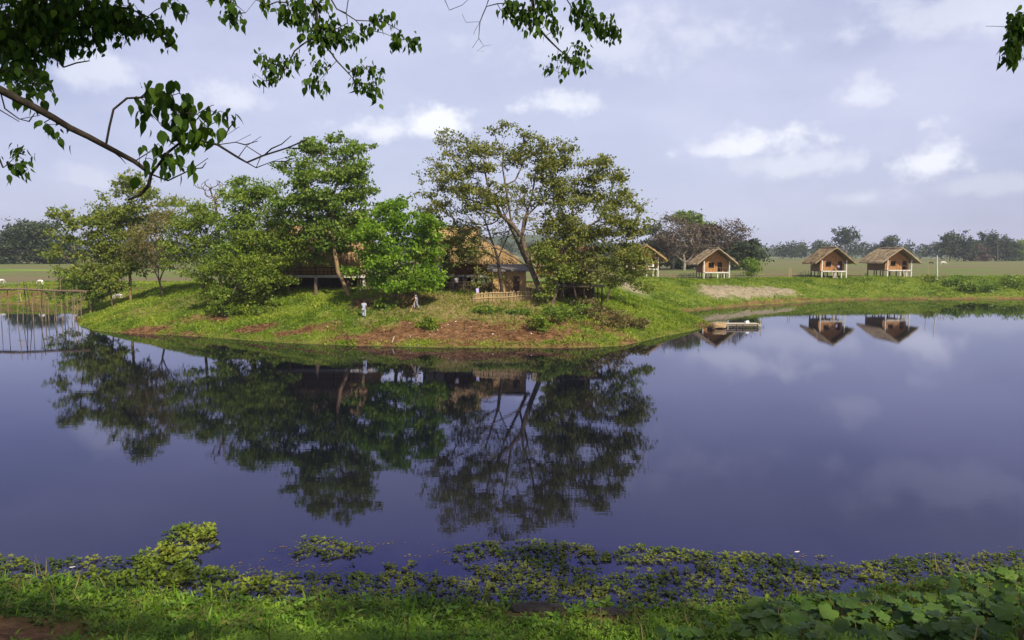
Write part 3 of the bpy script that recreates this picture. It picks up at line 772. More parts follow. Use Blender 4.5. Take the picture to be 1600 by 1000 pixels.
def longhouse_left():
    e = empty('longhouse', (float(at(490,432,92)[0]), 93, 4.1)); tag(e, 'dark weathered thatched longhouse hidden behind the tallest green trees', 'longhouse')
    w = at
    xa = w(385,400,88)[0]; xb = w(572,400,88)[0]; ez = w(700,402,88)[2]; rz_ = w(500,350,93)[2]; k = 13
    xs = np.linspace(xa, xb, k); xr = np.linspace(xa+1.4, xb-1.6, k)
    rf = roof_part('roof', [[((xs[i], 87.2, ez), (xr[i], 93, rz_)) for i in range(k)], [((xs[i], 98.5, ez), (xr[i], 93, rz_)) for i in range(k)]],
              .35, MT['thatch_old'], e, 3600, 1.1, world=True)
    ridge_cap(rf, (xr[0], 93, rz_+.03), (xr[-1], 93, rz_+.03), .18, MT['thatch_old'], e)
    zf = w(500,432,88)[2]; cx = (xa+xb)/2; Lx = xb-xa-1.5
    b = MB(); b.box((cx+.4, 88.3, zf), (Lx+2.4, .25, .30)); b.build('beam', MT['white'], e, world=True)
    b = MB(); b.box((cx, 92.8, zf+.06), (Lx+1.2, 8.6, .16)); b.build('floor', MT['wood'], e, world=True)
    b = MB(); b.box((cx, 89.6, (zf+ez)/2+.05), (Lx, .08, ez-zf-.1)); b.build('wall', MT['mat_wall'], e, world=True)
    b = MB(); b.box((cx+.4, 88.26, zf+1.0), (Lx+2.2, .07, .08)); b.box((cx+.4, 88.26, zf+.55), (Lx+2.2, .05, .05))
    for xx in np.linspace(xa+.2, xb+.2, 30): b.tube([(xx, 88.32, zf+.15), (xx, 88.32, zf+1.0)], .025, 4)
    b.build('railing', MT['cane_dark'], e, world=True)
    for q, xx in enumerate(np.linspace(xa+.4, xb-.4, 8)):
        for yy in (88.62, 93):
            b = MB(); b.box((xx, yy, zf-.75), (.26, .26, 1.2)); b.build('stilt', MT['white'] if yy < 90 and q % 3 == 1 else MT['wood_dark'], e, world=True)
    for xx in np.linspace(xa+.6, xb-.6, 8):
        b = MB(); b.tube([(xx, 88.75, zf), (xx, 88.75, ez+.1)], .08, 6); b.build('post', MT['wood'], e, world=True)
    b = MB(); b.box((cx, 91.2, zf-.7), (Lx+1, .08, 1.2)); b.build('underfloor_shade', MT['cane_dark'], e, world=True)  # dark sheet added where only shade lies beneath the floor
longhouse_left()

def shed():
    x0 = xat(768,78); x1 = xat(822,78); y0 = 78.2; z0 = gz((x0+x1)/2, y0)-.1; e = empty('shed', ((x0+x1)/2, y0+1.5, z0))
    tag(e, 'small woven mat walled shed with a flat grey roof behind the low bamboo fence', 'shed')
    zr = at(795,424,78)[2]; H = zr-z0; cx = (x0+x1)/2; W = x1-x0
    b = MB(); b.box((cx, y0, z0+H/2), (W, .07, H))
    for xx in np.linspace(x0+.1, x1-.1, 6): b.tube([(xx, y0-.06, z0), (xx, y0-.06, z0+H)], .035, 5)
    b.build('front_wall', MT['mat_wall'], e, world=True)
    for xx in (x0, x1): b = MB(); b.box((xx+(.04 if xx == x0 else -.04), y0+1.6, z0+H/2), (.07, 3.1, H)); b.build('side_wall', MT['mat_wall'], e, world=True)
    b = MB(); b.box((cx, y0+3.2, z0+H/2), (W, .07, H)); b.build('back_wall', MT['mat_wall'], e, world=True)
    b = MB(); b.box((cx, y0+1.5, zr+.33), (W+.9, 4.3, .16), 0, math.radians(7))
    for q in range(16): b.box((x0-.4+(W+.8)*q/15, y0+1.5, zr+.43), (.05, 4.3, .04), 0, math.radians(7))
    b.build('roof', MT['grey_roof'], e, world=True)
    b = MB(); b.box((cx+W*.22, y0-.10, z0+.95), (.62, .05, 1.75)); b.build('door', MT['cane_dark'], e, world=True)
    b = MB(); b.tube([(x1-.05, y0-.5, z0-.1), (x1-.05, y0-.5, zr+.1)], .06, 6); b.build('post', MT['bamboo'], e, world=True)
    b = MB(); b.tube([(x0+.1, y0-.5, z0-.1), (x0+.1, y0-.5, zr+.1)], .06, 6); b.build('post', MT['bamboo'], e, world=True)
shed()

def leanto():
    x0 = xat(660,84); x1 = xat(696,84); y0 = 84; z0 = gz(x0, y0); e = empty('open_shelter', ((x0+x1)/2, y0+1, z0))
    tag(e, 'open shelter with a blue grey tin roof beside the vivid green tree', 'shelter')
    zr = at(680,417,84)[2]
    b = MB(); b.box(((x0+x1)/2, y0+1, zr), (x1-x0+.8, 2.8, .07), 0, math.radians(6)); 
    for q in range(12): b.box((x0-.3+(x1-x0+.6)*q/11, y0+1, zr+.06), (.05, 2.8, .04), 0, math.radians(6))
    b.build('roof', MT['tin'], e, world=True)
    for xx in (x0, (x0+x1)/2, x1):
        for yy in (y0, y0+2): b = MB(); b.tube([(xx, yy, z0-.2), (xx, yy, zr-.02)], .055, 6); b.build('post', MT['wood_dark'], e, world=True)
    b = MB(); b.box(((x0+x1)/2-.2, y0+1.9, zr-.65), (x1-x0-.5, .05, 1.0)); b.build('wall_panel', MT['white'], e, world=True)
leanto()

def shack():
    x0 = xat(868,78); x1 = xat(945,78); y0 = 78; zf = at(900,447.5,78)[2]; zt = at(900,414,78)[2]; e = empty('shack', ((x0+x1)/2, y0+2, gz((x0+x1)/2, y0+2)))
    tag(e, 'dark ramshackle shack on stilts with an open deck under the big leafy tree', 'shack')
    cx = (x0+x1)/2-.6; W = x1-x0-1.2
    b = MB(); b.box(((x0+x1)/2, y0+2.0, zf), (x1-x0, 4.6, .14)); b.build('deck', MT['wood'], e, world=True)
    b = MB(); b.box((cx, y0+2.6, (zf+zt)/2), (W, .08, zt-zf-.16))
    for xx in np.linspace(cx-W/2, cx+W/2, 9): b.tube([(xx, y0+2.5, zf), (xx, y0+2.5, zt)], .04, 5)
    b.build('wall', MT['cane_dark'], e, world=True)
    b = MB(); b.box((x0+.05, y0+2.9, (zf+zt)/2), (.07, 2.5, zt-zf-.16)); b.build('side_wall', MT['cane_grey'], e, world=True)
    ez = zt-.1; rz_ = at(905,386,80)[2]; xs = np.linspace(x0-.6, x1-.9, 9)
    roof_part('roof', [[((xs[i], y0+.7, ez), (xs[i], y0+2.9, rz_-.1*math.sin(i*.4))) for i in range(9)], [((xs[i], y0+5.2, ez), (xs[i], y0+2.9, rz_-.1*math.sin(i*.4))) for i in range(9)]],
              .3, MT['thatch_old'], e, 1400, .9, world=True)
    b = MB(); b.box((xat(885,77.6), y0-.1, zt-.45), (2.6, 1.7, .06), 0, math.radians(10)); b.build('awning', MT['tin'], e, world=True)
    for px in (868, 880, 898, 912, 926, 940):
        for yy in (y0-.1, y0+3.6):
            xx = xat(px, 78); g = gz(xx, yy)-.3; b = MB(); b.tube([(xx, yy, g), (xx+.06, yy, zf if px in (912, 926, 940) else zt-.5)], .075, 6); b.build('stilt', MT['wood_dark'] if px != 880 else MT['bamboo_dry'], e, world=True)
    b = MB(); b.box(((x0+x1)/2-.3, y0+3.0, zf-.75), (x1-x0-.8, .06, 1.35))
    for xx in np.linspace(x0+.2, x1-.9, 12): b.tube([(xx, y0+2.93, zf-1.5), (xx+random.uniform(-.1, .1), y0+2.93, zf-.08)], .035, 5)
    b.build('underfloor_shade', MT['cane_dark'], e, world=True)  # dark screen with canes, added for the shade below the deck
    for px, hh in ((915, .9), (922, .7), (930, 1.0), (890, .5)):
        xx = xat(px, 77.4); g = gz(xx, y0-.6); b = MB(); b.tube([(xx, y0-.6, g-.2), (xx+.05, y0-.55, g+hh)], .07, 6); b.build('stake', MT['bamboo_dry'], e, world=True)
    for px, a in ((874, .5), (905, -.6)):
        xx = xat(px, 77.5); g = gz(xx, y0-.5); b = MB(); b.tube([(xx, y0-.45, g), (xx+a, y0-.3, zf+.2)], .05, 5); b.build('brace', MT['bamboo_dry'], e, world=True)
shack()

def back_hut():
    x0 = xat(828,100); e = empty('thatched_hut', (xat(850,102), 102, 4.1)); tag(e, 'small thatched hut seen between the two big right hand trees', 'hut')
    ez = at(850,412,100)[2]; rz_ = at(850,386,102)[2]; xs = np.linspace(x0, xat(925,100), 8)
    roof_part('roof', [[((xs[i], 99, ez), (xs[i]*.9+xs.mean()*.1, 102, rz_)) for i in range(8)], [((xs[i], 105, ez), (xs[i]*.9+xs.mean()*.1, 102, rz_)) for i in range(8)]], .3, MT['thatch'], e, 1200, 1., world=True)
    zf = 5.2
    b = MB(); b.box((xs.mean(), 102, zf), (xs[-1]-xs[0]-1.5, 4.6, .14)); b.build('floor', MT['wood'], e, world=True)
    b = MB(); b.box((xs.mean(), 99.9, (zf+ez)/2), (xs[-1]-xs[0]-1.6, .08, ez-zf)); b.build('wall', MT['cane'], e, world=True)
    for xx in np.linspace(xs[0]+1, xs[-1]-1, 5):
        for yy in (99.95, 104): b = MB(); b.box((xx, yy, zf/2+1.95), (.18, .18, zf-3.9)); b.build('stilt', MT['wood'], e, world=True)
back_hut()

# ------------------------------------------------------------------ bridge
def bridge():
    Y = 92; e = empty('bamboo_footbridge', (xat(40,Y), Y, 0)); tag(e, 'rickety bamboo footbridge on thin crossed poles over the channel at the left', 'footbridge')
    pts = [(-190,450),(-120,448),(-60,451),(0,452.5),(30,452),(60,453.5),(90,455),(115,454.5),(135,456)]
    for k, (off, r) in enumerate(((-.35, .085), (-.12, .07), (.12, .07), (.35, .085))):
        b = MB(); b.tube([at(px, py, Y+off)+np.array([0, 0, random.uniform(-.05, .05)]) for px, py in pts], r, 6); b.build('deck_pole', MT['bamboo_dry'], e, world=True)
    b = MB()
    for i in range(130):
        t = i/129; px = -190+325*t; py = np.interp(px, [p[0] for p in pts], [p[1] for p in pts])
        p = at(px, py, Y); b.box(p+np.array([0, 0, .10]), (.13, 1.0, .06), random.uniform(-.1, .1))
    b.build('deck', MT['bamboo_dry'], e, world=True)
    poles = [(2,505,0,456,0,'bamboo_dry'),(26,504,29,440,-.6,'bamboo'),(44,506,37,439,.5,'wood_dark'),(53,504,41,446,-.5,'wood_dark'),(53,504.5,49,439,.5,'bamboo'),
             (68,504,59,440,-.6,'bamboo_dry'),(77,504,75,458,.5,'bamboo'),(89,504,84,444,-.5,'bamboo_dry'),(98,504,94,436,.5,'bamboo'),(106,503,105,457,-.5,'bamboo_dry'),
             (117,502,116,462,.5,'bamboo'),(126,500,126,457,-.5,'bamboo_dry'),(-18,506,-16,444,.5,'bamboo'),(-40,506,-42,444,-.5,'bamboo_dry'),(-70,507,-66,440,.5,'bamboo_dry'),
             (14,505,11,443,.4,'wood'),(35,505,38,452,.3,'wood'),(62,505,66,446,.35,'wood_dark'),(72,504,70,452,-.3,'wood'),(84,504,88,450,.4,'wood'),(102,503,99,446,.3,'wood_dark'),(111,503,113,450,.2,'wood'),(121,501,119,447,-.2,'wood'),(-8,506,-12,442,.2,'wood'),(80,508,80,500,.3,'wood_dark'),(-100,507,-104,440,-.5,'bamboo')]
    for x0, y0, x1, y1, off, mt in poles:
        a = at(x0, y0, Y+off); a[2] = -1.2; c = at(x1, y1, Y+off*.7); mid = (a+c)/2+np.array([random.uniform(-.06, .06), 0, 0])
        b = MB(); b.tube([a, mid, c], [.05, .045, .032], 6); b.build('pole', MT[{'bamboo': 'bamboo_dry', 'bamboo_dry': 'wood'}.get(mt, mt)], e, world=True)
    b = MB(); b.tube([at(25, 472, Y-.6), at(43, 471, Y-.55)], .03, 5); b.build('crosspiece', MT['bamboo_dry'], e, world=True)
    b = MB(); b.tube([at(31, 458, Y), at(33, 471, Y-.5)], .035, 5); b.build('crosspiece', MT['bamboo'], e, world=True)
bridge()

# ------------------------------------------------------------------ jetty, coracle, poles
def jetty():
    e = empty('jetty', (xat(1158,84), 84, 0)); tag(e, 'small pale plank jetty on short posts at the tip of the grassy point', 'jetty')
    x0 = xat(1128,84); x1 = xat(1186,84); z = .42
    for q in range(4):
        b = MB(); b.box(((x0+x1)/2+random.uniform(-.1, .1), 83.4+q*.36, z+random.uniform(-.01, .01)), (x1-x0+random.uniform(-.1, .2), .33, .06)); b.build('plank', MT['bamboo_pale'], e, world=True)
    b = MB(); b.box(((x0+x1)/2+.3, 83.4, z-.14), (x1-x0-.2, .1, .12)); b.build('beam', MT['bamboo_pale'], e, world=True)
    b = MB(); b.box(((x0+x1)/2+.2, 83.0, .12), (x1-x0-.8, .35, .06)); b.build('step', MT['wood_dark'], e, world=True)
    for px in (1131, 1150, 1160, 1183):
        for yy in (83.35, 84.55): b = MB(); b.tube([(xat(px, 84), yy, -1.2), (xat(px, 84), yy, z-.04)], .06, 6); b.build('post', MT['wood_dark'], e, world=True)
    b = MB(); b.tube([(xat(1187,84), 83.6, -1.2), (xat(1189,84), 83.6, 1.0)], .035, 6); b.build('mooring_pole', MT['bamboo'], e, world=True)
    # bundle on the jetty
    b = MB(); c = at(1167, 503, 84); c[2] = z+.2
    b.box(c-np.array([0, 0, .07]), (.42, .3, .18), .3); b.box(c+np.array([.05, .0, .06]), (.26, .2, .10), .8)
    tag(b.build('white_bundle', MT['cloth_white']), 'white bundle lying on the plank jetty', 'bundle')
    # coiled basket trap
    b = MB(); c = at(1124, 512, 82.5); c[2] = .16
    for q in range(5):
        r = .75-.05*abs(q-2); pts = [c+np.array([r*math.cos(t), .55*r*math.sin(t), .10*q+.03*math.sin(t*3+q)]) for t in np.linspace(0, 2*math.pi, 22)]
        b.tube(pts, .055, 5, cap=False)
    for t in np.linspace(0, 2*math.pi, 13)[:-1]: b.tube([c+np.array([.68*math.cos(t), .38*math.sin(t), -.05]), c+np.array([.74*math.cos(t+.3), .41*math.sin(t+.3), .46])], .03, 4)
    b.add([c+np.array([.66*math.cos(t), .36*math.sin(t), .02]) for t in np.linspace(0, 2*math.pi, 15)[:-1]], [tuple(range(14))])
    tag(b.build('fishing_basket', MT['bamboo']), 'round woven fishing basket resting at the waterline beside the jetty', 'basket')
jetty()
def pole(px, py0, py1, d, r, mt, label, cat='pole', top=None, name='bamboo_pole', lean=0, group=None):
    a = at(px, py0, d); g = gz(a[0], a[1]); c = at(px+lean, py1, d); b = MB()
    n = 6; pts = [np.array([a[0], a[1], g-.4])*(1-t)+c*t+np.array([.02*math.sin(t*5), 0, 0]) for t in np.linspace(0, 1, n)]
    b.tube(pts, [r*(1-.35*t) for t in np.linspace(0, 1, n)], 6)
    if top:
        b.box(c-np.array([0, 0, .5]), (top, .1, .1))
        for s in (-.4, 0, .4): b.tube([c+np.array([s*top, 0, -.45]), c+np.array([s*top, 0, -.2])], .05, 5)
    tag(b.build(name, MT[mt]), label, cat, group)
pole(1464.5, 437, 399, 146, .13, 'white', 'tall pale pole on the bank right of the furthest right hut')
pole(1450, 430, 406, 150, .06, 'bamboo', 'thin bamboo pole just left of the tall pale pole')
pole(1200, 398, 385, 480, .22, 'wood', 'far utility pole before the distant wood, between the middle two huts', 'utility pole', 1.6, 'utility_pole')
pole(1559, 402, 383, 440, .22, 'wood', 'far utility pole before the dark trees near the right edge', 'utility pole', 1.6, 'utility_pole')
pole(566, 455, 437, 80, .10, 'bamboo_dry', 'thick brown bamboo pole standing between the orange umbrella and the bright green tree', lean=-3)
pole(559, 452, 423, 82, .06, 'bamboo', 'slim bamboo pole right behind the orange umbrella')
pole(493, 450, 436, 82, .22, 'bark', 'short broken tree stump standing on the grass under the tall tree', 'stump', name='tree_stump')
pole(842, 482, 463, 75, .09, 'bamboo', 'leaning bamboo stake left of the dark shack', lean=5)
for i, px in enumerate((652, 655.5, 659, 663)):
    pole(px, 456, 440, 84.5-i*.3, .05, 'wood_dark', 'thin dark stake in the row under the tin roofed shelter', 'stake', name='stake', group='dark stakes under the shelter')

def umbrella():
    p = at(549, 447, 81); g = gz(p[0], p[1]); e = empty('garden_umbrella', (p[0], p[1], g)); tag(e, 'orange umbrella open beside the leaning trunk of the tall tree', 'umbrella')
    zt = at(549, 426, 81)[2]-g; r = .62*1.0; n = 16; V = [(0, 0, zt)]; F = []
    for k, (rr, dz) in enumerate(((.5, .10), (.85, .26), (1.0, .40))):
        for i in range(n):
            a = 2*math.pi*i/n; sc = 1 if i % 2 == 0 else .94; V.append((r*rr*sc*math.cos(a), r*rr*sc*math.sin(a), zt-dz+(0 if i % 2 == 0 else .03*k)))
    for i in range(n): F.append((0, 1+i, 1+(i+1) % n))
    for k in range(2):
        for i in range(n): F.append((1+k*n+i, 1+(k+1)*n+i, 1+(k+1)*n+(i+1) % n, 1+k*n+(i+1) % n))
    o = mesh_obj('canopy', V, F, MT['orange'], e); sm = o.modifiers.new('t', 'SOLIDIFY'); sm.thickness = .02
    b = MB(); b.tube([(0, 0, -.1), (0, 0, zt+.08)], .03, 6); b.build('pole', MT['wood'], e)
umbrella()

# ------------------------------------------------------------------ fences
def picket(name, label, line, d, h, mt, n, rails=2, r=.03, jit=.12, dd=0):
    P = [at(px, py, d+dd*i) for i, (px, py) in enumerate(line)]
    for p in P: p[2] = gz(p[0], p[1])
    P = np.array(P); e = empty(name, tuple(P[0])); tag(e, label, 'fence')
    s = np.concatenate([[0], np.cumsum(np.linalg.norm(np.diff(P, axis=0), axis=1))])
    b = MB()
    for i in range(n):
        t = s[-1]*i/(n-1); q = np.array([np.interp(t, s, P[:, k]) for k in range(3)]); q[2] = gz(q[0], q[1])
        hh = h*random.uniform(1-jit*2, 1+jit); b.tube([q-np.array([0, 0, .2]), q+np.array([random.uniform(-.06, .06), 0, hh])], r*random.uniform(.7, 1.2), 5)
    b.build('pickets', MT[mt], e, world=True)
    for k in range(rails):
        b = MB(); zz = h*(.45+.4*k); b.tube([p+np.array([0, -.05, zz+random.uniform(-.06, .06)]) for p in P], r*1.1, 5); b.build('rail', MT[mt], e, world=True)
picket('bamboo_fence', 'low rickety bamboo fence in front of the mat walled shed', [(740,472),(765,470),(790,468),(812,467),(832,470)], 75.6, 1.0, 'bamboo', 46, r=.045)
picket('bamboo_fence', 'pale bamboo picket fence under the front of the golden longhouse', [(664,448),(690,448),(715,447),(742,446)], 86, 1.0, 'bamboo', 34)
picket('stake_fence', 'sparse stake fence left of the hut before the bare grey clump', [(1028,428),(1050,428),(1086,428)], 151, .9, 'bamboo_dry', 34, rails=1, r=.05)
picket('stake_fence', 'longest sparse stake fence, in the wide gap between the middle two huts', [(1142,429),(1180,429),(1220,429),(1268,430)], 151, .95, 'bamboo_dry', 52, rails=1, r=.05)
picket('stake_fence', 'short stake fence between the two right hand huts', [(1325,430),(1345,430),(1355,430)], 152, .8, 'bamboo_dry', 16, rails=1, r=.05)
picket('stake_fence', 'few thin stakes right of the tall pale pole', [(1467,434),(1472,434),(1478,434)], 147, 1.2, 'bamboo_dry', 5, rails=0, r=.05)
for px in (1233, 1236): pole(px, 431, 418, 149, .08, 'bamboo', 'pale stake left of the hut with the seated person', 'stake', name='stake', group='pale stakes')

# sticks and logs
def log(a, b_, z, r, label, mt='bamboo_pale'):
    A = onz(a[0], a[1], z[0]); B = onz(b_[0], b_[1], z[1]); m = MB(); k = np.linspace(0, 1, 5)
    m.tube([A*(1-t)+B*t+np.array([0, 0, r*.6+.03*math.sin(t*3)]) for t in k], [r*(1-.3*t) for t in k], 7)
    tag(m.build('log', MT[mt]), label, 'log')
log((580,501), (601,510), (1.6, 1.25), .09, 'pale split log lying on the slope below the person in pale blue')
log((595,532.5), (610,533.5), (.22, .12), .07, 'pale stick lying flat on the shore edge')
log((612,539), (616,526), (.05, .75), .05, 'short pale stick standing aslant out of the shore beside the flat stick')
log((645,537), (640,524), (.05, .8), .05, 'slanting pale stick at the waterline below the person in white')
log((700,487), (668,500), (2.2, 1.7), .04, 'thin dry branch on the worn slope', 'bamboo_dry')

# ------------------------------------------------------------------ people
def skinned(name, V, E, Rr, mat, parent, sub=2):
    me = bpy.data.meshes.new(name); me.from_pydata([tuple(v) for v in V], E, []); o = bpy.data.objects.new(name, me); COL.objects.link(o)
    sk = o.modifiers.new('s', 'SKIN'); o.modifiers.new('u', 'SUBSURF').levels = sub
    for i, r in enumerate(Rr):
        v = me.skin_vertices[0].data[i]; v.radius = (r, r) if not isinstance(r, tuple) else r
    me.skin_vertices[0].data[0].use_root = True
    bpy.context.view_layer.update(); dg = bpy.context.evaluated_depsgraph_get()
    m2 = bpy.data.meshes.new_from_object(o.evaluated_get(dg)); m2.name = name; bpy.data.objects.remove(o)
    m2.materials.clear(); m2.materials.append(mat); m2.polygons.foreach_set('use_smooth', np.ones(len(m2.polygons), dtype=bool))
    r = bpy.data.objects.new(name, m2); COL.objects.link(r); r.parent = parent
    return r
def person(label, loc, rz, J, shirt, trousers, sleeve=.5, tleg=1.0):
    """J: joint positions for a figure facing -Y; feet near z=0"""
    e = empty('person', loc, rz); tag(e, label, 'person')
    n = ['pel','bel','che','nck','hd0','hd1','hpL','knL','anL','toL','hpR','knR','anR','toR','shL','elL','wrL','shR','elR','wrR']
    Rr = [(.14,.11),(.125,.10),(.15,.11),.055,.085,.075,.085,.06,.042,.035,.085,.06,.042,.035,.058,.042,.03,.058,.042,.03]
    V = [J[k] for k in n]; ix = {k: i for i, k in enumerate(n)}
    E = [('pel','bel'),('bel','che'),('che','nck'),('nck','hd0'),('hd0','hd1'),('pel','hpL'),('hpL','knL'),('knL','anL'),('anL','toL'),('pel','hpR'),('hpR','knR'),('knR','anR'),('anR','toR'),
         ('che','shL'),('shL','elL'),('elL','wrL'),('che','shR'),('shR','elR'),('elR','wrR')]
    E = [(ix[a], ix[b]) for a, b in E]; Rr = list(Rr)
    # hands: palm, thumb and four bent fingers grown from each wrist
    for s in ('L', 'R'):
        w = Vector(J['wr'+s]); d = (w-Vector(J['el'+s])).normalized(); side = d.cross(Vector((1, 0, 0)) if abs(d.x) < .8 else Vector((0, 1, 0))).normalized(); nrm = d.cross(side)
        i0 = len(V); V.append(w+d*.06); Rr.append((.034, .018)); E.append((ix['wr'+s], i0))
        for q in range(4):
            o = side*(q-1.5)*.02; L = (.075, .085, .08, .065)[q]; i = len(V)
            V += [w+d*.10+o, w+d*(.10+L*.6)+o+nrm*.015, w+d*(.10+L*.9)+o+nrm*.045]; Rr += [.010, .009, .008]; E += [(i0, i), (i, i+1), (i+1, i+2)]
        i = len(V); V += [w+d*.05+side*.045, w+d*.09+side*.06+nrm*.03]; Rr += [.011, .009]; E += [(i0, i), (i, i+1)]
    body = skinned('body', V, E, Rr, MT['skin'], e)
    def cl(name, keys, Ed, Rd, mt): skinned(name, [J[k] if isinstance(k, str) else k for k in keys], Ed, Rd, MT[mt], e)
    def lerp(a, b, t): return tuple(Vector(J[a]).lerp(Vector(J[b]), t))
    cl('shirt', ['bel', lerp('bel','pel',.8), 'che', lerp('che','nck',.45), 'shL', lerp('shL','elL',sleeve), 'shR', lerp('shR','elR',sleeve)],
       [(0,1),(0,2),(2,3),(2,4),(4,5),(2,6),(6,7)], [(.15,.125),(.165,.14),(.175,.13),.09,.078,.068,.078,.068], shirt)
    cl('trousers', ['pel', 'hpL', 'knL', lerp('knL','anL',tleg*.9), 'hpR', 'knR', lerp('knR','anR',tleg*.9)], [(0,1),(1,2),(2,3),(0,4),(4,5),(5,6)],
       [(.155,.125),.105,.08,.068,.105,.08,.068], trousers)
    h = Vector(J['hd0']).lerp(Vector(J['hd1']), .6)
    b = bpy.data.meshes.new('hair'); import bmesh; bm = bmesh.new(); bmesh.ops.create_uvsphere(bm, u_segments=12, v_segments=8, radius=.112)
    for v in bm.verts:
        if v.co.z < -.03: v.co.z = -.03+(v.co.z+.03)*.35; 
        if v.co.y < -.03 and v.co.z < .04: v.co.y = -.03+(v.co.y+.03)*.3
        v.co.y *= 1.08
    bm.to_mesh(b); bm.free(); b.materials.append(MT['hair']); o = bpy.data.objects.new('hair', b); COL.objects.link(o); o.parent = e; o.location = h+Vector((0, .012, .025))
    # nose and ears belong to the face
    f = MB(); f.tube([h+Vector((0, -.09, .0)), h+Vector((0, -.115, -.035))], [.010, .016], 5)
    for s in (-1, 1): f.box(h+Vector((s*.088, .005, -.02)), (.02, .04, .055))
    f.build('face_features', MT['skin'], e)
    return e
def stand(**k):
    J = dict(pel=(0,0,.92), bel=(0,0,1.08), che=(0,0,1.30), nck=(0,0,1.44), hd0=(0,-.01,1.53), hd1=(0,-.015,1.60),
        hpL=(.09,0,.86), knL=(.10,-.02,.48), anL=(.10,.02,.08), toL=(.10,-.14,.035), hpR=(-.09,0,.86), knR=(-.10,-.02,.48), anR=(-.10,.02,.08), toR=(-.10,-.14,.035),
        shL=(.17,0,1.37), elL=(.23,.03,1.10), wrL=(.24,-.06,.86), shR=(-.17,0,1.37), elR=(-.23,.03,1.10), wrR=(-.24,-.06,.86))
    J.update(k); return J
def foot(px, py, d): p = at(px, py, d); return (p[0], p[1], gz(p[0], p[1]))
pA = ground_at(569, 498)
person('person seen from behind in a pale blue shirt and light trousers on the grass slope', pA, math.radians(175),
       stand(knL=(.11,-.12,.50), anL=(.11,-.05,.16), toL=(.11,-.2,.12), elR=(-.26,-.02,1.10), wrR=(-.27,-.22,.95), elL=(.25,-.04,1.10), wrL=(.28,-.20,.93), hd0=(0,-.05,1.52), hd1=(0,-.07,1.58)), 'cloth_shirt', 'cloth_blue', .7)
pB = ground_at(651, 484)
person('person in a white sleeveless top walking on the worn slope with a long stick', pB, math.radians(-80),
       stand(anL=(.09,.30,.10), toL=(.09,.16,.03), knL=(.10,.05,.47), knR=(-.10,-.20,.50), anR=(-.10,-.22,.09), toR=(-.10,-.38,.05), che=(0,-.08,1.30), nck=(0,-.12,1.43), hd0=(0,-.17,1.51), hd1=(0,-.20,1.57),
             shL=(.17,-.08,1.36), shR=(-.17,-.08,1.36), elR=(-.22,-.24,1.14), wrR=(-.15,-.42,1.0), elL=(.22,-.22,1.14), wrL=(.12,-.40,.92)), 'cloth_white', 'cloth_grey', .12)
b = MB(); A = at(650, 468, pB[1]-.25); A[2] = pB[2]+1.05; q = at(640.5, 486, pB[1]-.6); q[2] = gz(q[0], q[1])+.05
b.tube([A, (A+q)/2, q], [.025, .03, .04], 6); tag(b.build('wooden_stick', MT['bamboo']), 'long wooden stick held by the person in the white top', 'stick')
pC = foot(713, 456, 80); 
person('person in a white shirt and dark trousers standing left of the shed', pC, math.radians(20), stand(anL=(.16,.02,.08), knL=(.13,-.02,.48), toL=(.17,-.13,.035)), 'cloth_white', 'cloth_dark', .5)
# seated on the porch of hut C
hx, hy, hz = hC.location; 
person('person sitting on the porch of the hut with dark doorway', (hx+.75, hy-3.2+.35, hz+1.25+.07), 0,
       stand(pel=(0,0,.50), bel=(0,.0,.66), che=(0,-.02,.88), nck=(0,-.03,1.02), hd0=(0,-.05,1.11), hd1=(0,-.06,1.18), hpL=(.09,-.05,.47), hpR=(-.09,-.05,.47), knL=(.11,-.42,.50), knR=(-.11,-.42,.50),
             anL=(.11,-.40,.08), anR=(-.11,-.40,.08), toL=(.11,-.54,.04), toR=(-.11,-.54,.04), shL=(.17,-.02,.95), shR=(-.17,-.02,.95), elL=(.24,-.1,.70), elR=(-.24,-.1,.70), wrL=(.14,-.32,.62), wrR=(-.14,-.32,.62)),
       'cloth_violet', 'cloth_dark', .5)
b = MB(); b.box((hx+.75, hy-3.2+.42, hz+1.32+.40), (.5, .4, .05))
for sx in (-.2, .2):
    for sy in (-.15, .15): b.box((hx+.75+sx, hy-3.2+.42+sy, hz+1.32+.19), (.04, .04, .37))
tag(b.build('stool', MT['wood']), 'wooden stool under the person sitting on the porch', 'stool')
# washing on hut A
hx, hy, hz = hA.location
for i, (dx, w, mt, lab) in enumerate(((.15, .45, 'cloth_violet', 'pale violet cloth hung over the porch rail of the half hidden hut'), (.95, .95, 'cloth_white', 'white cloth hung over the porch rail of the half hidden hut'))):
    V = []; F = []; n = 9
    for j in range(n):
        for k in range(5): V.append((hx+dx+w*(j/(n-1)-.5), hy-3.0-.02+.03*math.sin(j*1.7)-.01*k, hz+2.2-.13*k-.02*math.sin(j*2.1)*(k > 3)))
    for j in range(n-1):
        for k in range(4): F.append((j*5+k, (j+1)*5+k, (j+1)*5+k+1, j*5+k+1))
    o = mesh_obj('hanging_cloth', V, F, MT[mt]); o.modifiers.new('t', 'SOLIDIFY').thickness = .015; tag(o, lab, 'cloth')
# purple cloth on the fence
b = MB(); c = at(746, 453, 76.2); b.box(c, (.28, .05, .32), .2); b.box(c+np.array([.02, 0, -.22]), (.26, .05, .18), .1)
tag(b.build('hanging_cloth', MT['cloth_violet']), 'pale violet cloth hung on the left end of the low bamboo fence', 'cloth')
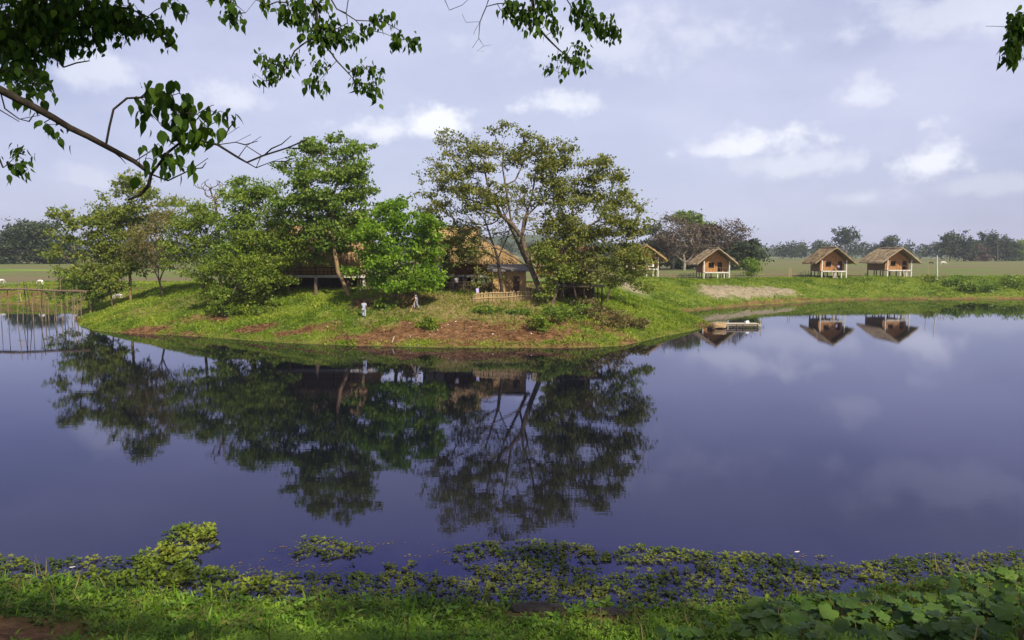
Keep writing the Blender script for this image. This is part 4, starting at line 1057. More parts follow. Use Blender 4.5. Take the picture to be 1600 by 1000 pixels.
# pots on the shack deck
zf = at(900,447.5,78)[2]
for px, mt, r, lab in ((866, 'cloth_white', .16, 'white cooking pot at the left end of the shack deck'), (873, 'cloth_white', .15, 'white cooking pot second from the left on the shack deck'), (882, 'tin', .13, 'grey metal pot at the right end of the pots on the shack deck')):
    c = at(px, 446, 77.8); g = zf+.07; V = []; F = []; n = 12
    if px == 866: c[0] = xat(869, 78)
    prof = [(.0, 0), (r*.7, 0), (r, r*.5), (r, r*.9), (r*.8, r*1.15), (r*.85, r*1.25), (0, r*1.3)]
    for rr, zz in prof:
        for k in range(n): a = 2*math.pi*k/n; V.append((c[0]+rr*math.cos(a), c[1]+rr*math.sin(a), g+zz))
    for i in range(len(prof)-1):
        for k in range(n): F.append((i*n+k, i*n+(k+1) % n, (i+1)*n+(k+1) % n, (i+1)*n+k))
    tag(mesh_obj('cooking_pot', V, F, MT[mt], smooth=True), lab, 'pot')

# ------------------------------------------------------------------ cattle
def cow(label, px, py, d, mt, rz, graze=True, s=1.0):
    p = at(px, py, d); g = gz(p[0], p[1]); e = empty('cow', (p[0], p[1], g+.06), rz); e.scale = (s, s, s); tag(e, label, 'cow')
    V = [(0,0,.98),(.45,0,1.0),(.75,0,1.05),(-.5,0,1.0),(-.78,0,1.0),
         (1.02,0,.85 if graze else 1.3),(1.22,0,.45 if graze else 1.42),(1.42,0,.22 if graze else 1.30),
         (.62,.16,.85),(.62,.17,.45),(.66,.17,.05),(.62,-.16,.85),(.56,-.17,.45),(.60,-.17,.05),
         (-.70,.16,.80),(-.62,.17,.62),(-.80,.17,.40),(-.74,.17,.05),(-.70,-.16,.80),(-.60,-.17,.62),(-.76,-.17,.40),(-.70,-.17,.05),
         (-.95,0,1.02),(-1.02,0,.6),(-1.0,0,.35)]
    E = [(0,1),(1,2),(0,3),(3,4),(2,5),(5,6),(6,7),(2,8),(8,9),(9,10),(2,11),(11,12),(12,13),(4,14),(14,15),(15,16),(16,17),(4,18),(18,19),(19,20),(20,21),(4,22),(22,23),(23,24)]
    Rr = [(.27,.32),(.27,.34),(.24,.30),(.26,.30),(.20,.24),.14,.11,.075,.10,.055,.045,.10,.055,.045,.13,.08,.05,.045,.13,.08,.05,.045,.03,.02,.035]
    skinned('body', V, E, Rr, MT[mt], e, 1)
    hx_, hz_ = (1.18, .56) if graze else (1.2, 1.5)
    for sy in (-1, 1):
        b = MB(); b.tube([(hx_, sy*.06, hz_), (hx_-.05, sy*.16, hz_+.12), (hx_, sy*.17, hz_+.24)], [.022, .018, .006], 5); b.build('horn', MT['wood_dark'], e)
        b = MB(); b.box((hx_-.02, sy*.15, hz_+.01), (.05, .14, .08)); b.build('ear', MT[mt], e)
cow('white cow grazing on the left field above the footbridge', 63, 441, 140, 'cow_white', R(160), s=.72)
cow('white cow cut by the left edge of the field', 2, 439, 143, 'cow_white', R(80), s=.72)
cow('white cow behind the leafy shrub at the left end of the wooded point', 184, 450, 112, 'cow_white', R(170), s=.72)
cow('black cow far out on the right field', 1455, 405, 330, 'cow_black', R(10))
cow('white cow far out on the right field near the black cow', 1474, 406, 325, 'cow_white', R(-15), s=1.1)

# ================================================================== trees
TG = 'trees on the wooded point'
tree('spreading_tree', 'yellow green spreading tree at the left end of the point, beside the footbridge', 'tree', 84,
     [[(142,474),(138,450),(132,425),(126,400)],[(132,425),(150,400),(165,375)],[(136,440),(112,410),(92,385)]],
     [(125,343,40,18),(165,352,48,24),(118,368,40,14),(92,378,22,10),(105,400,30,12),(190,335,35,25),(150,395,48,18),(185,400,38,26),(120,425,34,14),(165,425,38,16)], 340, 'light', 'bark_gold', per=31, spread=.75, size=.34, leafy=.92, group=TG)
tree('tall_tree', 'tall yellow green tree with a straight golden trunk above the brownish twiggy tree', 'tree', 80,
     [[(203,458),(203,430),(204,400),(206,365),(207,330)]],
     [(200,298,44,22),(172,322,40,22),(232,320,42,26),(215,352,60,32),(240,365,35,25),(185,362,30,20),(200,395,42,26),(215,283,30,12),(222,415,30,18),(190,420,26,16)], 420, 'light', 'bark_gold', per=31, spread=.75, size=.32, leafy=.95, group=TG)
tree('small_twiggy_tree', 'small brownish round twiggy tree in front of the tall yellow green one', 'tree', 77,
     [[(256,462),(249,440),(247,420)],[(249,440),(258,418),(270,400)],[(249,440),(238,415),(228,400)]],
     [(250,365,44,38),(232,395,35,28),(278,395,36,28),(255,340,28,16)], 330, 'brown', 'bark', per=16, spread=.6, size=.20, r0=.014, group=TG)
tree('low_shrub_tree', 'dense low shrub tree drooping to the water beside the footbridge', 'tree', 86,
     [[(148,482),(142,465),(135,452)]], [(120,450,34,28),(108,440,24,18),(150,452,22,22),(128,470,22,14),(135,432,25,14)], 150, 'mid', 'bark', per=34, spread=.6, size=.26, group=TG)
tree('low_shrub_tree', 'bright low shrub tree on the crest right of the drooping one by the footbridge', 'tree', 82,
     [[(175,462),(172,452),(168,440)]], [(160,437,24,20),(178,440,22,22),(170,425,18,12),(150,448,14,12)], 110, 'light', 'bark', per=34, spread=.5, size=.28, group=TG)
tree('slender_tree', 'green tree with one thin straight dark trunk right of the brownish twiggy tree', 'tree', 83,
     [[(318,452),(318,425),(319,395),(322,365)]], [(300,335,34,24),(322,355,38,34),(345,345,28,34),(292,370,28,26),(335,385,34,20),(325,322,32,14),(285,395,26,26),(300,415,34,16),(345,405,30,26),(275,350,22,22)], 420, 'vine', 'bark_dark', per=26, spread=.7, size=.28, leafy=.9, group=TG)
tree('bare_tree', 'leafless twiggy treetop rising above the olive crowns', 'tree', 86,
     [[(345,452),(343,380),(338,330),(335,310)]], [(335,288,22,14),(326,300,16,12),(350,300,16,12)], 80, 'olive', 'bark', leafy=0, r0=.035, step=.4, jit=.15, group=TG)
tree('green_tree', 'dark green tree with a broken outline just left of the tallest tree', 'tree', 80,
     [[(388,458),(392,430),(394,390),(395,350)],[(394,390),(415,360),(430,340)],[(392,420),(370,390),(360,370)]],
     [(392,285,34,16),(375,312,45,26),(410,320,40,28),(400,352,52,36),(358,365,32,34),(438,338,28,26),(380,400,48,30),(420,392,35,28),(370,432,44,18),(415,430,30,16),(345,415,22,20)], 560, 'deep', 'bark', per=30, spread=.75, size=.30, leafy=.95, dtop=-2, group=TG)
tree('slope_tree', 'pale green leafy tree left below the tallest one, brown trunk on the slope', 'tree', 77,
     [[(451,457),(447,435),(443,412),(445,395)],[(443,412),(470,398),(495,385)]],
     [(465,375,46,30),(500,383,46,20),(440,392,36,30),(470,406,30,12),(425,418,24,18),(505,365,30,20),(395,385,30,24),(440,435,16,10),(415,400,24,20)], 470, 'vine', 'bark_gold', per=30, spread=.65, size=.28, leafy=.95, dtop=-3.5, group=TG)
tree('vine_covered_tree', 'leaning stem smothered in hanging vines down the slope', 'tree', 75,
     [[(356,494),(358,470),(372,440),(385,425)],[(358,470),(345,445),(338,425)]],
     [(398,432,20,24),(398,462,18,26),(388,486,14,14),(352,425,22,24),(342,458,9,26),(350,486,6,14),(412,412,28,18),(372,412,30,16),(425,440,14,12),(345,492,6,16),(424,470,7,16),(408,492,7,10),(330,430,14,18)], 330, 'vine', 'bark', per=34, spread=.5, size=.25, droop=.9, up=.2, group=TG)
tree('tall_tree', 'tallest tree of the point with a layered dark green crown and a trunk leaning left', 'tree', 79,
     [[(547,462),(538,445),(528,425),(524,400),(521,370),(519,330),(517,290)],[(519,330),(490,300),(470,280)],[(521,350),(550,320),(560,300)],[(524,385),(560,365),(575,350)],[(519,320),(530,270),(540,240)]],
     [(520,232,53,18),(541,246,37,20),(475,240,33,10),(499,262,51,22),(550,268,33,18),(451,258,20,8),(504,295,64,26),(554,292,26,20),(459,300,40,22),(531,328,55,30),(478,335,51,24),(573,335,31,20),(509,362,48,22),(558,362,33,22),(435,320,24,12)],
     720, 'mid', 'bark_gold', per=34, spread=.66, size=.32, leafy=.97, group=TG, flat=.4)
tree('bright_tree', 'vivid fresh green tree with several stems in front of the longhouses', 'tree', 74,
     [[(620,474),(617,460),(615,430),(617,400),(620,375)],[(617,450),(640,420),(655,400)],[(616,445),(592,420),(580,400)],['root',(590,472),(592,455),(600,430)],['root',(640,474),(642,458),(636,430)],['root',(571,468),(574,450),(582,430)]],
     [(600,342,36,22),(642,345,42,24),(590,382,36,34),(640,388,50,36),(612,425,46,30),(655,425,36,24),(680,362,16,14),(568,418,20,22),(598,452,26,10),(632,446,22,8),(620,325,22,10),(672,404,16,20)],
     620, 'bright', 'bark', per=30, spread=.6, size=.30, leafy=.96, dtop=-1.2, group=TG, flat=.5)
tree('small_tree', 'small thin stemmed tree in front of the golden thatched roof', 'tree', 79,
     [[(695,455),(694,430),(696,405),(700,385)]], [(705,368,30,22),(732,392,24,14),(688,388,22,18),(712,402,26,12),(690,420,14,10),(725,378,22,14)], 190, 'olive', 'bark_dark', per=24, spread=.5, size=.24, leafy=.9, group=TG)
tree('sparse_tree', 'half bare tree with a dark stem in front of the shed', 'tree', 76.5,
     [[(787,468),(783,445),(778,405),(768,375),(758,345)],[(778,405),(792,372),(800,345)],[(778,410),(752,388),(738,378)]],
     [(760,348,38,26),(742,385,28,18),(800,350,22,22),(760,430,22,14),(748,412,16,14),(735,400,26,16)], 260, 'olive', 'bark_dark', per=12, spread=.5, size=.22, leafy=.6, r0=.02, group=TG)
tree('big_sparse_tree', 'big open crowned olive tree with long bare arching limbs above the shed', 'tree', 80,
     [[(846,472),(842,450),(830,420),(822,395),(816,370),(800,350),(782,335),(765,322)],[(816,372),(818,345),(828,318),(834,290),(838,262)],[(782,335),(765,300),(758,270),(756,245)],[(765,322),(735,312),(705,308)],
      [(800,350),(795,320),(790,290),(785,260)],[(818,345),(845,315),(865,285)],[(830,420),(800,400),(770,385),(748,365)]],
     [(722,225,42,16),(765,235,46,26),(712,255,38,22),(700,285,40,24),(682,305,22,18),(745,280,50,26),(712,328,40,12),(790,205,24,12,.6),(770,197,12,8,.5),(835,225,28,16),(838,255,42,26),(868,248,30,20),(820,215,16,14,.5),(800,300,36,28,.6),(850,295,40,24,.8),(660,318,14,8,.5),(690,335,34,14,.8),(725,350,36,12,.7),(775,322,30,22,.5),(838,345,28,24,.7),(850,380,24,26,.8),(745,310,34,18,.8),(700,215,18,10,.6),(868,225,14,12,.6)],
     820, 'olive', 'bark', per=24, spread=.6, size=.25, leafy=.84, r0=.019, group=TG, wpath=.26)
tree('bare_tree', 'bare fan of fine twigs in the open middle of the big olive tree', 'tree', 82,
     [[(824,412),(812,385),(800,355)],[(812,385),(822,345),(828,315)],[(812,385),(790,340),(780,310)]], [(800,300,34,34),(775,325,26,24),(830,320,20,24),(742,340,22,18)], 260, 'brown', 'bark', per=4, spread=.4, size=.16, leafy=.3, r0=.024, snap=False, group=TG)
tree('big_leafy_tree', 'big dense olive green tree spreading right over the dark shack', 'tree', 79.5,
     [[(862,474),(868,455),(872,425),(878,395),(886,362),(894,330)],[(878,390),(905,362),(935,345),(970,338)],[(886,362),(900,310),(905,275)],[(935,345),(950,315),(958,290)],[(872,420),(905,405),(945,400)]],
     [(905,248,32,18),(888,275,44,24),(935,262,36,20),(955,290,34,28),(905,308,48,24),(985,322,28,26),(930,340,54,32),(885,350,36,28),(955,375,50,28),(1000,355,26,24),(905,385,42,28),(985,395,36,22),(1012,350,8,8,.6),(998,330,12,12,.6),(925,415,44,22),(970,425,34,18),(868,300,24,24),(880,370,30,30),(1000,405,22,18),(900,430,24,14)],
     820, 'olive', 'bark', per=27, spread=.66, size=.27, leafy=.93, r0=.017, group=TG)
tree('leafy_shrub', 'yellow green leafy sapling in front of the shack, right of the shed', 'shrub', 75.5,
     [[(854,478),(856,462),(858,440),(862,420)]], [(862,402,30,18),(848,420,22,18),(872,428,26,18),(850,450,16,18),(885,412,20,14)], 170, 'light', 'bark', per=26, spread=.5, size=.25, group=TG)
tree('leafy_shrub', 'yellow green boughs hanging at the right end of the wooded point', 'shrub', 78,
     [[(948,474),(950,460),(958,440),(970,425)],[(958,440),(985,440),(1008,448)]], [(945,425,26,22),(975,432,30,16),(1000,440,24,12),(1018,452,8,14,.7),(960,400,30,16)], 170, 'light', 'bark', per=24, spread=.5, size=.24, droop=.6, group=TG)
# undergrowth on the slope
UG = 'bushes on the slope of the wooded point'
for (px, py, rx, ry, d, mt, lab) in [
    (352,475,14,22,76,'deep','dark bush at the foot of the vine covered stem'),
    (425,450,26,14,79,'deep','dark green bush in shade left of the straight brown trunk'),
    (632,470,14,9,78,'brown','brown thorny bush in the shade under the vivid green tree'),
    (606,472,18,10,79,'deep','dark bush between the stems of the vivid green tree'),
    (672,506,14,8,70,'vine','low green bush alone on the worn slope below the person in white'),
    (765,484,22,5,75.5,'deep','dark green bush growing under the low bamboo fence'),
    (812,488,18,5,75,'mid','green bush right of the fence, below the shed corner'),
    (862,490,22,14,74,'deep','dark bush below the deck of the shack'),
    (892,484,24,14,75,'mid','mid green bush directly under the front of the shack'),
    (928,482,22,16,76,'brown','brownish tangle of twigs below the right end of the shack'),
    (950,498,26,12,73,'brown','brown low scrub on the slope right of the shack'),
    (988,505,22,7,73,'brown','lowest brown scrub near the tip of the grassy point'),
    (838,505,16,10,71,'vine','bright green weed clump on the slope below the shack'),
    (768,440,24,20,77.4,'brown','brown dry bush leaning on the left end of the shed'),
    (752,430,18,14,77,'mid','small green bush on top of the dry bush by the shed')]:
    x, y, z = ground_at(px, min(py+ry, 540), d-4, d+6)
    tree('bush', lab, 'bush', y, [[(px, py+ry), (px+1, py+ry*.4), (px, py)]], [(px, py, rx, ry)], 60, mt, 'bark_dark', per=24, spread=.36, size=.19, r0=.01, step=.4, group=UG)
# small clear weeds of the right bank
BG = 'shrubs on the right bank'
for (px, py, rx, ry, d, mt, lab) in [(1174,418,6,12,150,'mid','single upright dark green shrub right of the hut by the tree clump'),
    (1545,446,34,5,141,'mid','wide leafy shrub patch near the right edge of the bank'),(1590,443,24,6,143,'deep','dark leafy shrub cut by the right edge'),
    (1490,441,20,3,144,'mid','low green shrub right of the tall pale pole'),(1512,449,16,4,140,'deep','low dark shrub between the pale pole and the wide shrub patch'),
    (1448,438,10,6,146,'light','small yellow green plant left of the tall pale pole')]:
    tree('shrub', lab, 'shrub', d, [[(px, py+ry), (px+1, py+ry*.3), (px, py)]], [(px, py, rx, ry)], 46, mt, 'bark_dark', per=26, spread=.75, size=.36, r0=.012, group=BG)
# banana plant
def banana():
    p = at(806, 420, 96); g = gz(p[0], p[1]); e = empty('banana_plant', (p[0], p[1], g)); tag(e, 'banana plant with one bright yellow leaf behind the shed roof', 'banana plant')
    b = MB(); b.tube([(0, 0, -.1), (.05, 0, 1.2), (.1, 0, 2.3)], [.16, .13, .09], 8); b.build('stem', MT['bark_gold'], e)
    for k, a in enumerate((0, 1.1, 2.3, 3.4, 4.5, 5.4)):
        m = MB(); n = 7; V = []; F = []
        for i in range(n):
            t = i/(n-1); r = 1.5*t; z = 2.3+1.3*t-1.5*t*t; w = .34*math.sin(math.pi*min(1, t*.9+.08))
            c = Vector((.1+r*math.cos(a), r*math.sin(a), z)); s = Vector((-math.sin(a), math.cos(a), 0))
            V += [c-s*w+Vector((0, 0, .08)), c, c+s*w+Vector((0, 0, .08))]
        for i in range(n-1): F += [(3*i, 3*i+1, 3*i+4, 3*i+3), (3*i+1, 3*i+2, 3*i+5, 3*i+4)]
        mt = LM['bright']
        mesh_obj('leaf', V, F, mt, e, {'rnd': ('FACE', np.full(len(F), 1. if k != 3 else .9))})
banana()

# ------------------------------------------------------------------ the clump behind the huts (about 220 m away)
CG = 'trees of the clump behind the stilt huts'
def ctree(lab, px, by, blobs, mat, bark, n, per, size, leafy=1, d=222, r0=.03, name='tree', spread=1.5, group=CG):
    tp = min(b[1] for b in blobs)
    tree(name, lab, 'tree', d, [[(px, by), (px+1, by-14), (px-1, (by+tp)/2)]], blobs, n, mat, bark, per=per, spread=spread, size=size, leafy=leafy, r0=r0, step=1.3, jit=.25, group=group)
ctree('dark green tree at the left end of the clump, behind the washing hut', 1030, 420, [(1030,385,22,28),(1020,372,16,18),(1038,395,18,18)], 'far', 'bark_dark', 150, 24, .8, d=226)
ctree('grey almost leafless tree left in the clump', 1052, 420, [(1045,352,22,16),(1058,365,24,26),(1040,378,18,18)], 'russet', 'bark_pale', 240, 10, .5, d=218, r0=.04)
ctree('fresh green flat crown standing highest in the clump', 1078, 418, [(1077,340,20,9),(1068,336,12,6),(1088,346,14,8),(1092,372,20,26)], 'deep', 'bark', 190, 26, .8, d=235)
ctree('pale trunked brownish tree in the middle of the clump, left of the hut roof', 1069, 424, [(1070,370,26,20),(1082,390,20,16),(1060,390,16,14)], 'russet', 'bark_pale', 230, 12, .5, d=212, r0=.05)
ctree('russet leaved tree right of the middle of the clump', 1112, 418, [(1112,355,20,11),(1105,368,26,20),(1122,375,20,22),(1100,392,22,16)], 'russet', 'bark', 200, 20, .7, d=228)
ctree('grey brown rounded half bare tree at the right of the clump', 1138, 418, [(1142,357,20,12),(1146,370,24,18),(1135,380,24,20),(1158,378,12,14)], 'russet', 'bark_pale', 280, 10, .5, d=220, r0=.04)
ctree('low dark green bushy tree at the right end of the clump', 1165, 422, [(1168,392,16,16),(1158,402,14,14),(1150,410,22,10),(1176,384,8,10)], 'far', 'bark_dark', 150, 30, .75, d=216)
ctree('dark low thicket tree behind the hut roof in the clump', 1120, 424, [(1130,405,34,14),(1095,408,30,12),(1060,410,28,10)], 'far', 'bark_dark', 190, 30, .8, d=230)
LG = 'dark trees beyond the left field'
for i, (px, rx, ty, lab) in enumerate([(5,26,368,'dark tree cut by the left edge beyond the field'),(42,28,345,'highest domed dark tree beyond the left field'),(70,24,350,'rounded dark tree right of the highest one beyond the left field'),
        (98,22,372,'dark tree just left of the yellow green spreading crown'),(-25,26,372,'dark tree out past the left edge of the field')]):
    ctree(lab, px, 412, [(px,ty+12,rx*.75,12),(px-4,ty+28,rx,16),(px+3,ty+46,rx*1.1,14)], 'far', 'bark_dark', 190, 26, 1.0, d=292+i*4, group=LG, spread=2.0)
FG = 'trees in front of the far wood'
ctree('tall umbrella shaped tree rising above the far wood', 1322, 402, [(1322,364,12,3.5),(1316,369,7,2.5),(1332,370,8,2.5),(1322,378,6,4)], 'far', 'bark_pale', 80, 22, 1.3, d=520, group=FG, spread=2., r0=.05)
for i, (px, ty, rx, mt, lab) in enumerate([(1506,371,12,'far','small rounded tree left of the clump near the right edge'),(1528,380,14,'russet','brownish tree in the clump near the right edge'),(1542,364,20,'far','biggest dark tree in the clump near the right edge'),
        (1566,372,16,'far','dark tree right of the biggest one near the right edge'),(1590,378,18,'deep','low green tree at the right edge'),(1484,367,8,'far','slim tree rising from the far wood left of the right hand clump'),(1388,373,8,'far','rounded tree behind the roof of the furthest right hut')]):
    ctree(lab, px, 402.5, [(px,ty+6,rx*.7,6),(px,ty+16,rx,9),(px,ty+26,rx*1.05,6)], mt, 'bark_pale' if i == 1 else 'bark_dark', 120, 24, 1.3, d=470+i*6, group=FG, spread=2.2, r0=.05)
# far wood reading as one mass
def far_wood():
    C = []; SZ = []
    for row, (Y, n) in enumerate(((600, 110), (650, 100), (720, 90))):
        xs = np.linspace(-520-(row*60), 560+row*60, n)
        for x in xs:
            x = x+rng.normal()*4; h = (8.5+6*vnoise(np.array(x*.02), np.array(1.0*row), 8)+rng.random()*3.5)*(1.0 if Y < 700 else 1.15); z0 = 4.2; y = Y+rng.normal()*8
            k = 110; u = rand_unit(k); r = rng.random(k)**.33
            C.append(np.stack([x+u[:, 0]*r*(5.5+rng.random()*2), y+u[:, 1]*r*5, z0+h*.52+u[:, 2]*r*h*.48], 1))
            SZ.append(np.full(k, .9+.3*rng.random()))
    C = np.concatenate(C); n = len(C)
    V, F, rn = crown(C, 3, .9, 1.5, flat=.7, up=.6)
    tag(mesh_obj('far_wood', V, F, LM['far'], None, {'rnd': ('FACE', rn)}), 'long dark wood along the horizon across the fields', 'wood', kind='stuff')
far_wood()
# ================================================================== ground cover
def scatter(x0, x1, y0, y1, n):
    X = rng.uniform(x0, x1, n); Y = rng.uniform(y0, y1, n); Z, df, inf, dn, inn = terrain(X, Y); m = soil_maps(X, Y, Z, df, inf, dn, inn)
    return X, Y, Z, df, inf, dn, inn, m
def tufts(P, L, mat, name, label, cat, per=3, asp=.5, up=1.2, T=None, lean=.6):
    n = len(P)*per; C = np.repeat(P, per, 0)+rng.normal(size=(n, 3))*np.array([.09, .09, 0])
    ax = rng.normal(size=(n, 3))*lean; ax[:, 2] = up*(.5+rng.random(n)); nr = rand_unit(n)
    Ls = np.repeat(L, per)*(.6+.8*rng.random(n)); V, F, f = inst(T or DIAMOND, C, ax, nr, Ls, Ls*asp)
    tone = np.repeat(fbm(P[:, 0]*.4, P[:, 1]*.4, 41, 4), per); r = np.clip(.5+(tone-.5)*1.8+rng.normal(size=n)*.18, 0, 1)
    return tag(mesh_obj(name, V, F, LM[mat], None, {'rnd': ('FACE', np.repeat(r, f))}), label, cat, kind='stuff')
def bank_grass():
    X, Y, Z, df, inf, dn, inn, (dry, soil, sand, fld) = scatter(-56, 32, 62, 104, 110000)
    k = inf & (df < 15) & (rng.random(len(X)) > np.maximum.reduce([dry*.75, soil*1.05, sand*1.1]))
    P = np.stack([X, Y, Z-.02], 1)[k]; L = .11+.20*fbm(P[:, 0]*.5, P[:, 1]*.5, 51, 3)
    tufts(P, L, 'bank', 'slope_grass', 'short bright grass and weeds on the slope of the wooded point', 'grass')
    kd = inf & (df < 22) & (dry > .25) & (rng.random(len(X)) < dry*.8) & (soil < .6)
    P = np.stack([X, Y, Z-.02], 1)[kd]; tufts(P, np.full(len(P), .22), 'dry', 'dry_grass', 'straw coloured dry grass on the worn slope below the huts', 'grass', per=2, asp=.3)
    ks = inf & (df < 10) & (soil > .45) & (rng.random(len(X)) < .55)
    P = np.stack([X, Y, Z+.01], 1)[ks]; tufts(P, np.full(len(P), .18), 'litter', 'leaf_litter', 'brown leaf litter on the bare banks', 'leaf litter', per=2, up=.25, lean=1)
    X, Y, Z, df, inf, dn, inn, (dry, soil, sand, fld) = scatter(20, 122, 98, 158, 90000)
    k = inf & (df < 16) & (rng.random(len(X)) > np.maximum(soil*1.0, sand*1.1))
    P = np.stack([X, Y, Z-.02], 1)[k]; L = .10+.22*fbm(P[:, 0]*.35, P[:, 1]*.35, 52, 3)
    tufts(P, L, 'bank', 'right_bank_grass', 'rough green grass on the right bank below the stilt huts', 'grass', per=3)
    X, Y, Z, df, inf, dn, inn, (dry, soil, sand, fld) = scatter(-92, -48, 104, 150, 26000)
    k = inf & (rng.random(len(X)) > soil*1.0)
    P = np.stack([X, Y, Z-.02], 1)[k]; tufts(P, np.full(len(P), .28), 'bank', 'left_bank_grass', 'green grass on the low bank behind the footbridge', 'grass', per=3)
bank_grass()

def litter():
    spots = [(662+rng.normal()*3, 0) for _ in range(0)]
    proto = None
    pts = [(665,509),(676,519),(684,517),(680,524),(690,513),(672,524),(700,508),(712,503),(554,509),(556,508),(727,518),(745,522),(800,517),(806,519),(822,490),(802,494),(655,540),(735,512),(770,523),(951,495),(170,514),(172,512),(487,474),(560,500),(612,508),(640,506),(655,507),(880,477),(757,524),(830,522)]
    for i, (px, py) in enumerate(pts):
        p = ground_at(px, py, 65, 82); s = rng.uniform(.035, .075)
        if proto is None:
            b = MB(); b.add([(-1, -.6, 0), (.9, -.8, .1), (1.1, .5, .35), (.1, .9, .1), (-.9, .7, .3), (0, 0, .7)], [(0, 1, 5), (1, 2, 5), (2, 3, 5), (3, 4, 5), (4, 0, 5), (4, 3, 2, 1, 0)])
            o = b.build('litter_scrap', MT['litter']); proto = o
        else: o = proto.copy(); COL.objects.link(o)
        o.location = (p[0], p[1], p[2]+.04); o.scale = (s*1.3, s, s); o.rotation_euler = (rng.uniform(-.4, .4), rng.uniform(-.4, .4), rng.uniform(0, 6))
        tag(o, 'small white scrap of litter lying on the bank', 'litter', 'white scraps scattered over the bank')
litter()

# ------------------------------------------------------------------ water weeds and foreground plants
def pxmask(P, polys):
    """photo polygons laid flat on the water, tested in world x/y"""
    r = np.zeros(len(P), bool)
    for poly, z in polys: r |= inside(P[:, 0], P[:, 1], [tuple(onz(x, y, z)[:2]) for x, y in poly])
    return r
def rosettes(P, R_, mat, name, label, cat, per=9, lift=.6, T=DIAMOND, asp=.62, kind='stuff'):
    n = len(P)*per; C = np.repeat(P, per, 0); a = rng.random(n)*2*math.pi; li = lift*(.2+rng.random(n))
    ax = np.stack([np.cos(a), np.sin(a), li], 1); nr = np.stack([-li*np.cos(a), -li*np.sin(a), np.ones(n)], 1)+rng.normal(size=(n, 3))*.35
    L = np.repeat(R_, per)*(.5+.8*rng.random(n)); C = C+ax*(L*.15)[:, None]
    V, F, f = inst(T, C, ax, nr, L, L*asp)
    tone = np.repeat(fbm(P[:, 0]*1.1, P[:, 1]*1.1, 61, 4), per); r = np.clip(.5+(tone-.5)*1.8+rng.normal(size=n)*.22, 0, 1)
    return tag(mesh_obj(name, V, F, LM[mat], None, {'rnd': ('FACE', np.repeat(r, f))}), label, cat, kind=kind)
